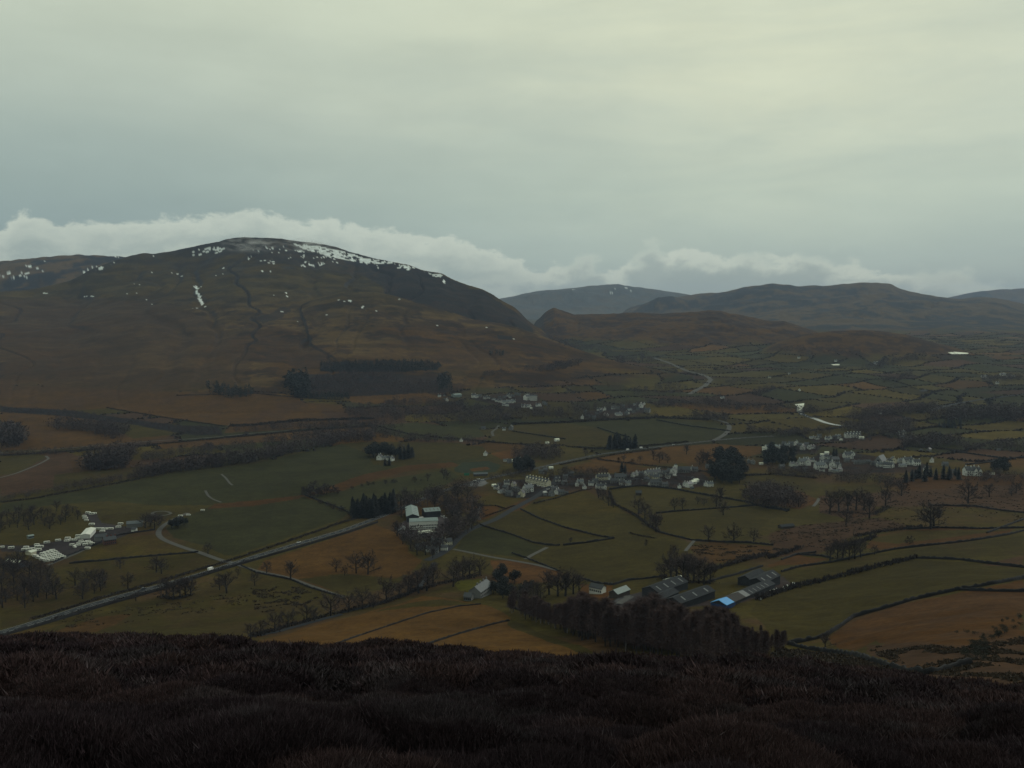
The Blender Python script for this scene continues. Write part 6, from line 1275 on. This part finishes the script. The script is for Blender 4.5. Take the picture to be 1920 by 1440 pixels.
def noise(sx, sy, detail=5, rough=.55, off=0.0, dist=0.0):
    cv = nd('ShaderNodeCombineXYZ'); Lk.new(mth('MULTIPLY', az, sx), cv.inputs[0]); Lk.new(mth('MULTIPLY', el, sy), cv.inputs[1]); cv.inputs[2].default_value = off
    n = nd('ShaderNodeTexNoise'); n.inputs['Scale'].default_value = 1; n.inputs['Detail'].default_value = detail; n.inputs['Roughness'].default_value = rough; n.inputs['Distortion'].default_value = dist
    Lk.new(cv.outputs[0], n.inputs['Vector']); return n.outputs['Fac']
broad = noise(1.6, 6, 4, .5, 3.3, .4); streak = noise(3.2, 16, 5, .55, 7.7, .3); puff = noise(9, 20, 6, .6, 1.1, .2); puff2 = noise(34, 60, 6, .62, 5.1, .2)
eln = mth('ADD', el, mth('MULTIPLY', mth('SUBTRACT', broad, .5), .08))
ramp = nd('ShaderNodeValToRGB'); Lk.new(mrange(eln, -.02, .55, 0, 1, False), ramp.inputs[0])
stops = [(0, lin(*SKY0)), (.12, lin(*SKY1)), (.26, lin(*SKY2)), (.42, lin(*SKY3)), (.60, lin(*SKY4)), (1, lin(*SKY5))]
e = ramp.color_ramp.elements
while len(e) < len(stops): e.new(.5)
for k, (p, c_) in zip(e, stops): k.position = p; k.color = (*c_, 1)
col = ramp.outputs[0]
# bluer and darker low on one side, brighter where the sun stands behind the cloud
lowblue = mth('MULTIPLY', mrange(az, .22, -.5), mth('MULTIPLY', mrange(el, .0, .07), mrange(eln, .25, .10)))
col = mixc(mth('MULTIPLY', lowblue, .42), col, lin(100, 126, 138))
ga, ge = azel(1480, 60)
da = mth('DIVIDE', mth('SUBTRACT', az, ga), .42); de = mth('DIVIDE', mth('SUBTRACT', el, ge), .17)
glow = mth('POWER', 2.718, mth('MULTIPLY', mth('ADD', mth('MULTIPLY', da, da), mth('MULTIPLY', de, de)), -1.0))
col = mixc(mth('MULTIPLY', glow, mrange(streak, .25, .75, .35, 1.0)), col, lin(*SKYG))
sh = mrange(streak, .3, .7, .97, 1.03, False)
vs = nd('ShaderNodeVectorMath', operation='SCALE'); Lk.new(col, vs.inputs[0]); Lk.new(sh, vs.inputs['Scale']); col = vs.outputs[0]
sh = mrange(puff, .3, .7, .97, 1.03, False)
vs = nd('ShaderNodeVectorMath', operation='SCALE'); Lk.new(col, vs.inputs[0]); Lk.new(sh, vs.inputs['Scale']); col = vs.outputs[0]
# cloud bank over the fells
def bank(pts, amp1, amp2, soft, depth, ccol, lowc, op, botsoft):
    global col
    ae = [azel(*p) for p in pts]
    fc = nd('ShaderNodeFloatCurve'); Lk.new(mrange(az, -.75, .75, 0, 1, False), fc.inputs['Value'])
    cm = fc.mapping.curves[0]; q = [((a + .75) / 1.5, (v + .1) / .4) for a, v in ae]
    cm.points[0].location = (0, q[0][1]); cm.points[1].location = (1, q[-1][1])
    for a, v in q: cm.points.new(a, v)
    fc.mapping.update()
    top = mth('MULTIPLY_ADD', fc.outputs[0], .4, -.1)
    top = mth('ADD', top, mth('ADD', mth('MULTIPLY', mth('SUBTRACT', puff2, .5), amp2), mth('MULTIPLY', mth('SUBTRACT', noise(14, 22, 4, .5, 9.1), .5), amp1)))
    d = mth('SUBTRACT', top, el)
    a = mth('MULTIPLY', mrange(d, 0, soft), mrange(d, depth + botsoft, depth))
    a = mth('MULTIPLY', a, mth('MULTIPLY', mrange(puff, .2, .65, .75, 1.0), op))
    body = mixc(mrange(d, 0.0, depth), ccol, lowc)
    col = mixc(a, col, body)
bank([(-300,440),(0,428),(35,402),(60,404),(80,408),(120,415),(180,413),(240,409),(320,403),(400,396),(440,390),(500,392),(540,404),(600,408),(620,410),(680,425),(760,430),(800,440),(840,440),(880,455),(940,470),(980,486),(1010,500),(1060,498),(1120,500),(1180,492),(1230,478),(1290,461),(1330,462),(1370,477),(1420,484),(1470,475),(1520,489),(1600,492),(1650,497),(1700,506),(1800,535),(1920,560),(2200,575)], .022, .044, .008, .048, lin(*BANK1), lin(*BANK2), .92, .035)
bank([(-300,480),(700,470),(960,520),(1050,492),(1100,470),(1160,490),(1225,452),(1260,468),(1330,470),(1400,470),(1470,470),(1560,480),(1700,490),(1920,530),(2200,560)], .05, .05, .02, .03, lin(*BANK3), lin(*BANK2), 1.0, .04)
sky = nd('ShaderNodeTexSky', sky_type='NISHITA', sun_disc=False); sky.sun_elevation = SUN_EL; sky.sun_rotation = SUN_AZ; sky.altitude = 380
vs = nd('ShaderNodeVectorMath', operation='SCALE'); Lk.new(sky.outputs[0], vs.inputs[0]); vs.inputs['Scale'].default_value = 1.0
SKY_S = .10
vs2 = nd('ShaderNodeVectorMath', operation='SCALE'); Lk.new(col, vs2.inputs[0]); vs2.inputs['Scale'].default_value = 1.0 / SKY_S
fin = mixc(.93, vs.outputs[0], vs2.outputs[0])
bg = nd('ShaderNodeBackground'); bg.inputs['Strength'].default_value = SKY_S; Lk.new(fin, bg.inputs['Color'])
out = nd('ShaderNodeOutputWorld'); Lk.new(bg.outputs[0], out.inputs['Surface'])
sl = bpy.data.lights.new('sun', 'SUN'); sl.energy = SUN_E; sl.angle = math.radians(16); sl.color = (1.0, .95, .85)
so = bpy.data.objects.new('sun', sl); C.objects.link(so)
from mathutils import Vector
so.rotation_euler = Vector((math.sin(SUN_AZ) * math.cos(SUN_EL), math.cos(SUN_AZ) * math.cos(SUN_EL), math.sin(SUN_EL))).to_track_quat('Z', 'Y').to_euler(); so.location = (0, 0, 900)
# air between here and the far fells
hz = MB().box(-17500, 17500, -17500, 17500, float(ZZ.min()) - 1.0, float(ZZ.max()) + 90)
hm_ = bpy.data.materials.new('haze'); hm_.use_nodes = True; hn = hm_.node_tree; hn.nodes.clear()
pv = hn.nodes.new('ShaderNodeVolumePrincipled'); pv.inputs['Color'].default_value = (*HAZE_C, 1); pv.inputs['Density'].default_value = HAZE_D; pv.inputs['Anisotropy'].default_value = 0.0
ho = hn.nodes.new('ShaderNodeOutputMaterial'); hn.links.new(pv.outputs[0], ho.inputs['Volume'])
hz.obj('haze', hm_, kind='stuff')
sc.view_settings.view_transform = 'Standard'; sc.view_settings.look = 'None'; sc.view_settings.exposure = EXPO; sc.view_settings.gamma = 1
sc.render.engine = 'CYCLES'; sc.cycles.use_denoising = True; sc.cycles.max_bounces = 4; sc.cycles.diffuse_bounces = 2; sc.cycles.volume_bounces = 0; sc.cycles.transparent_max_bounces = 4
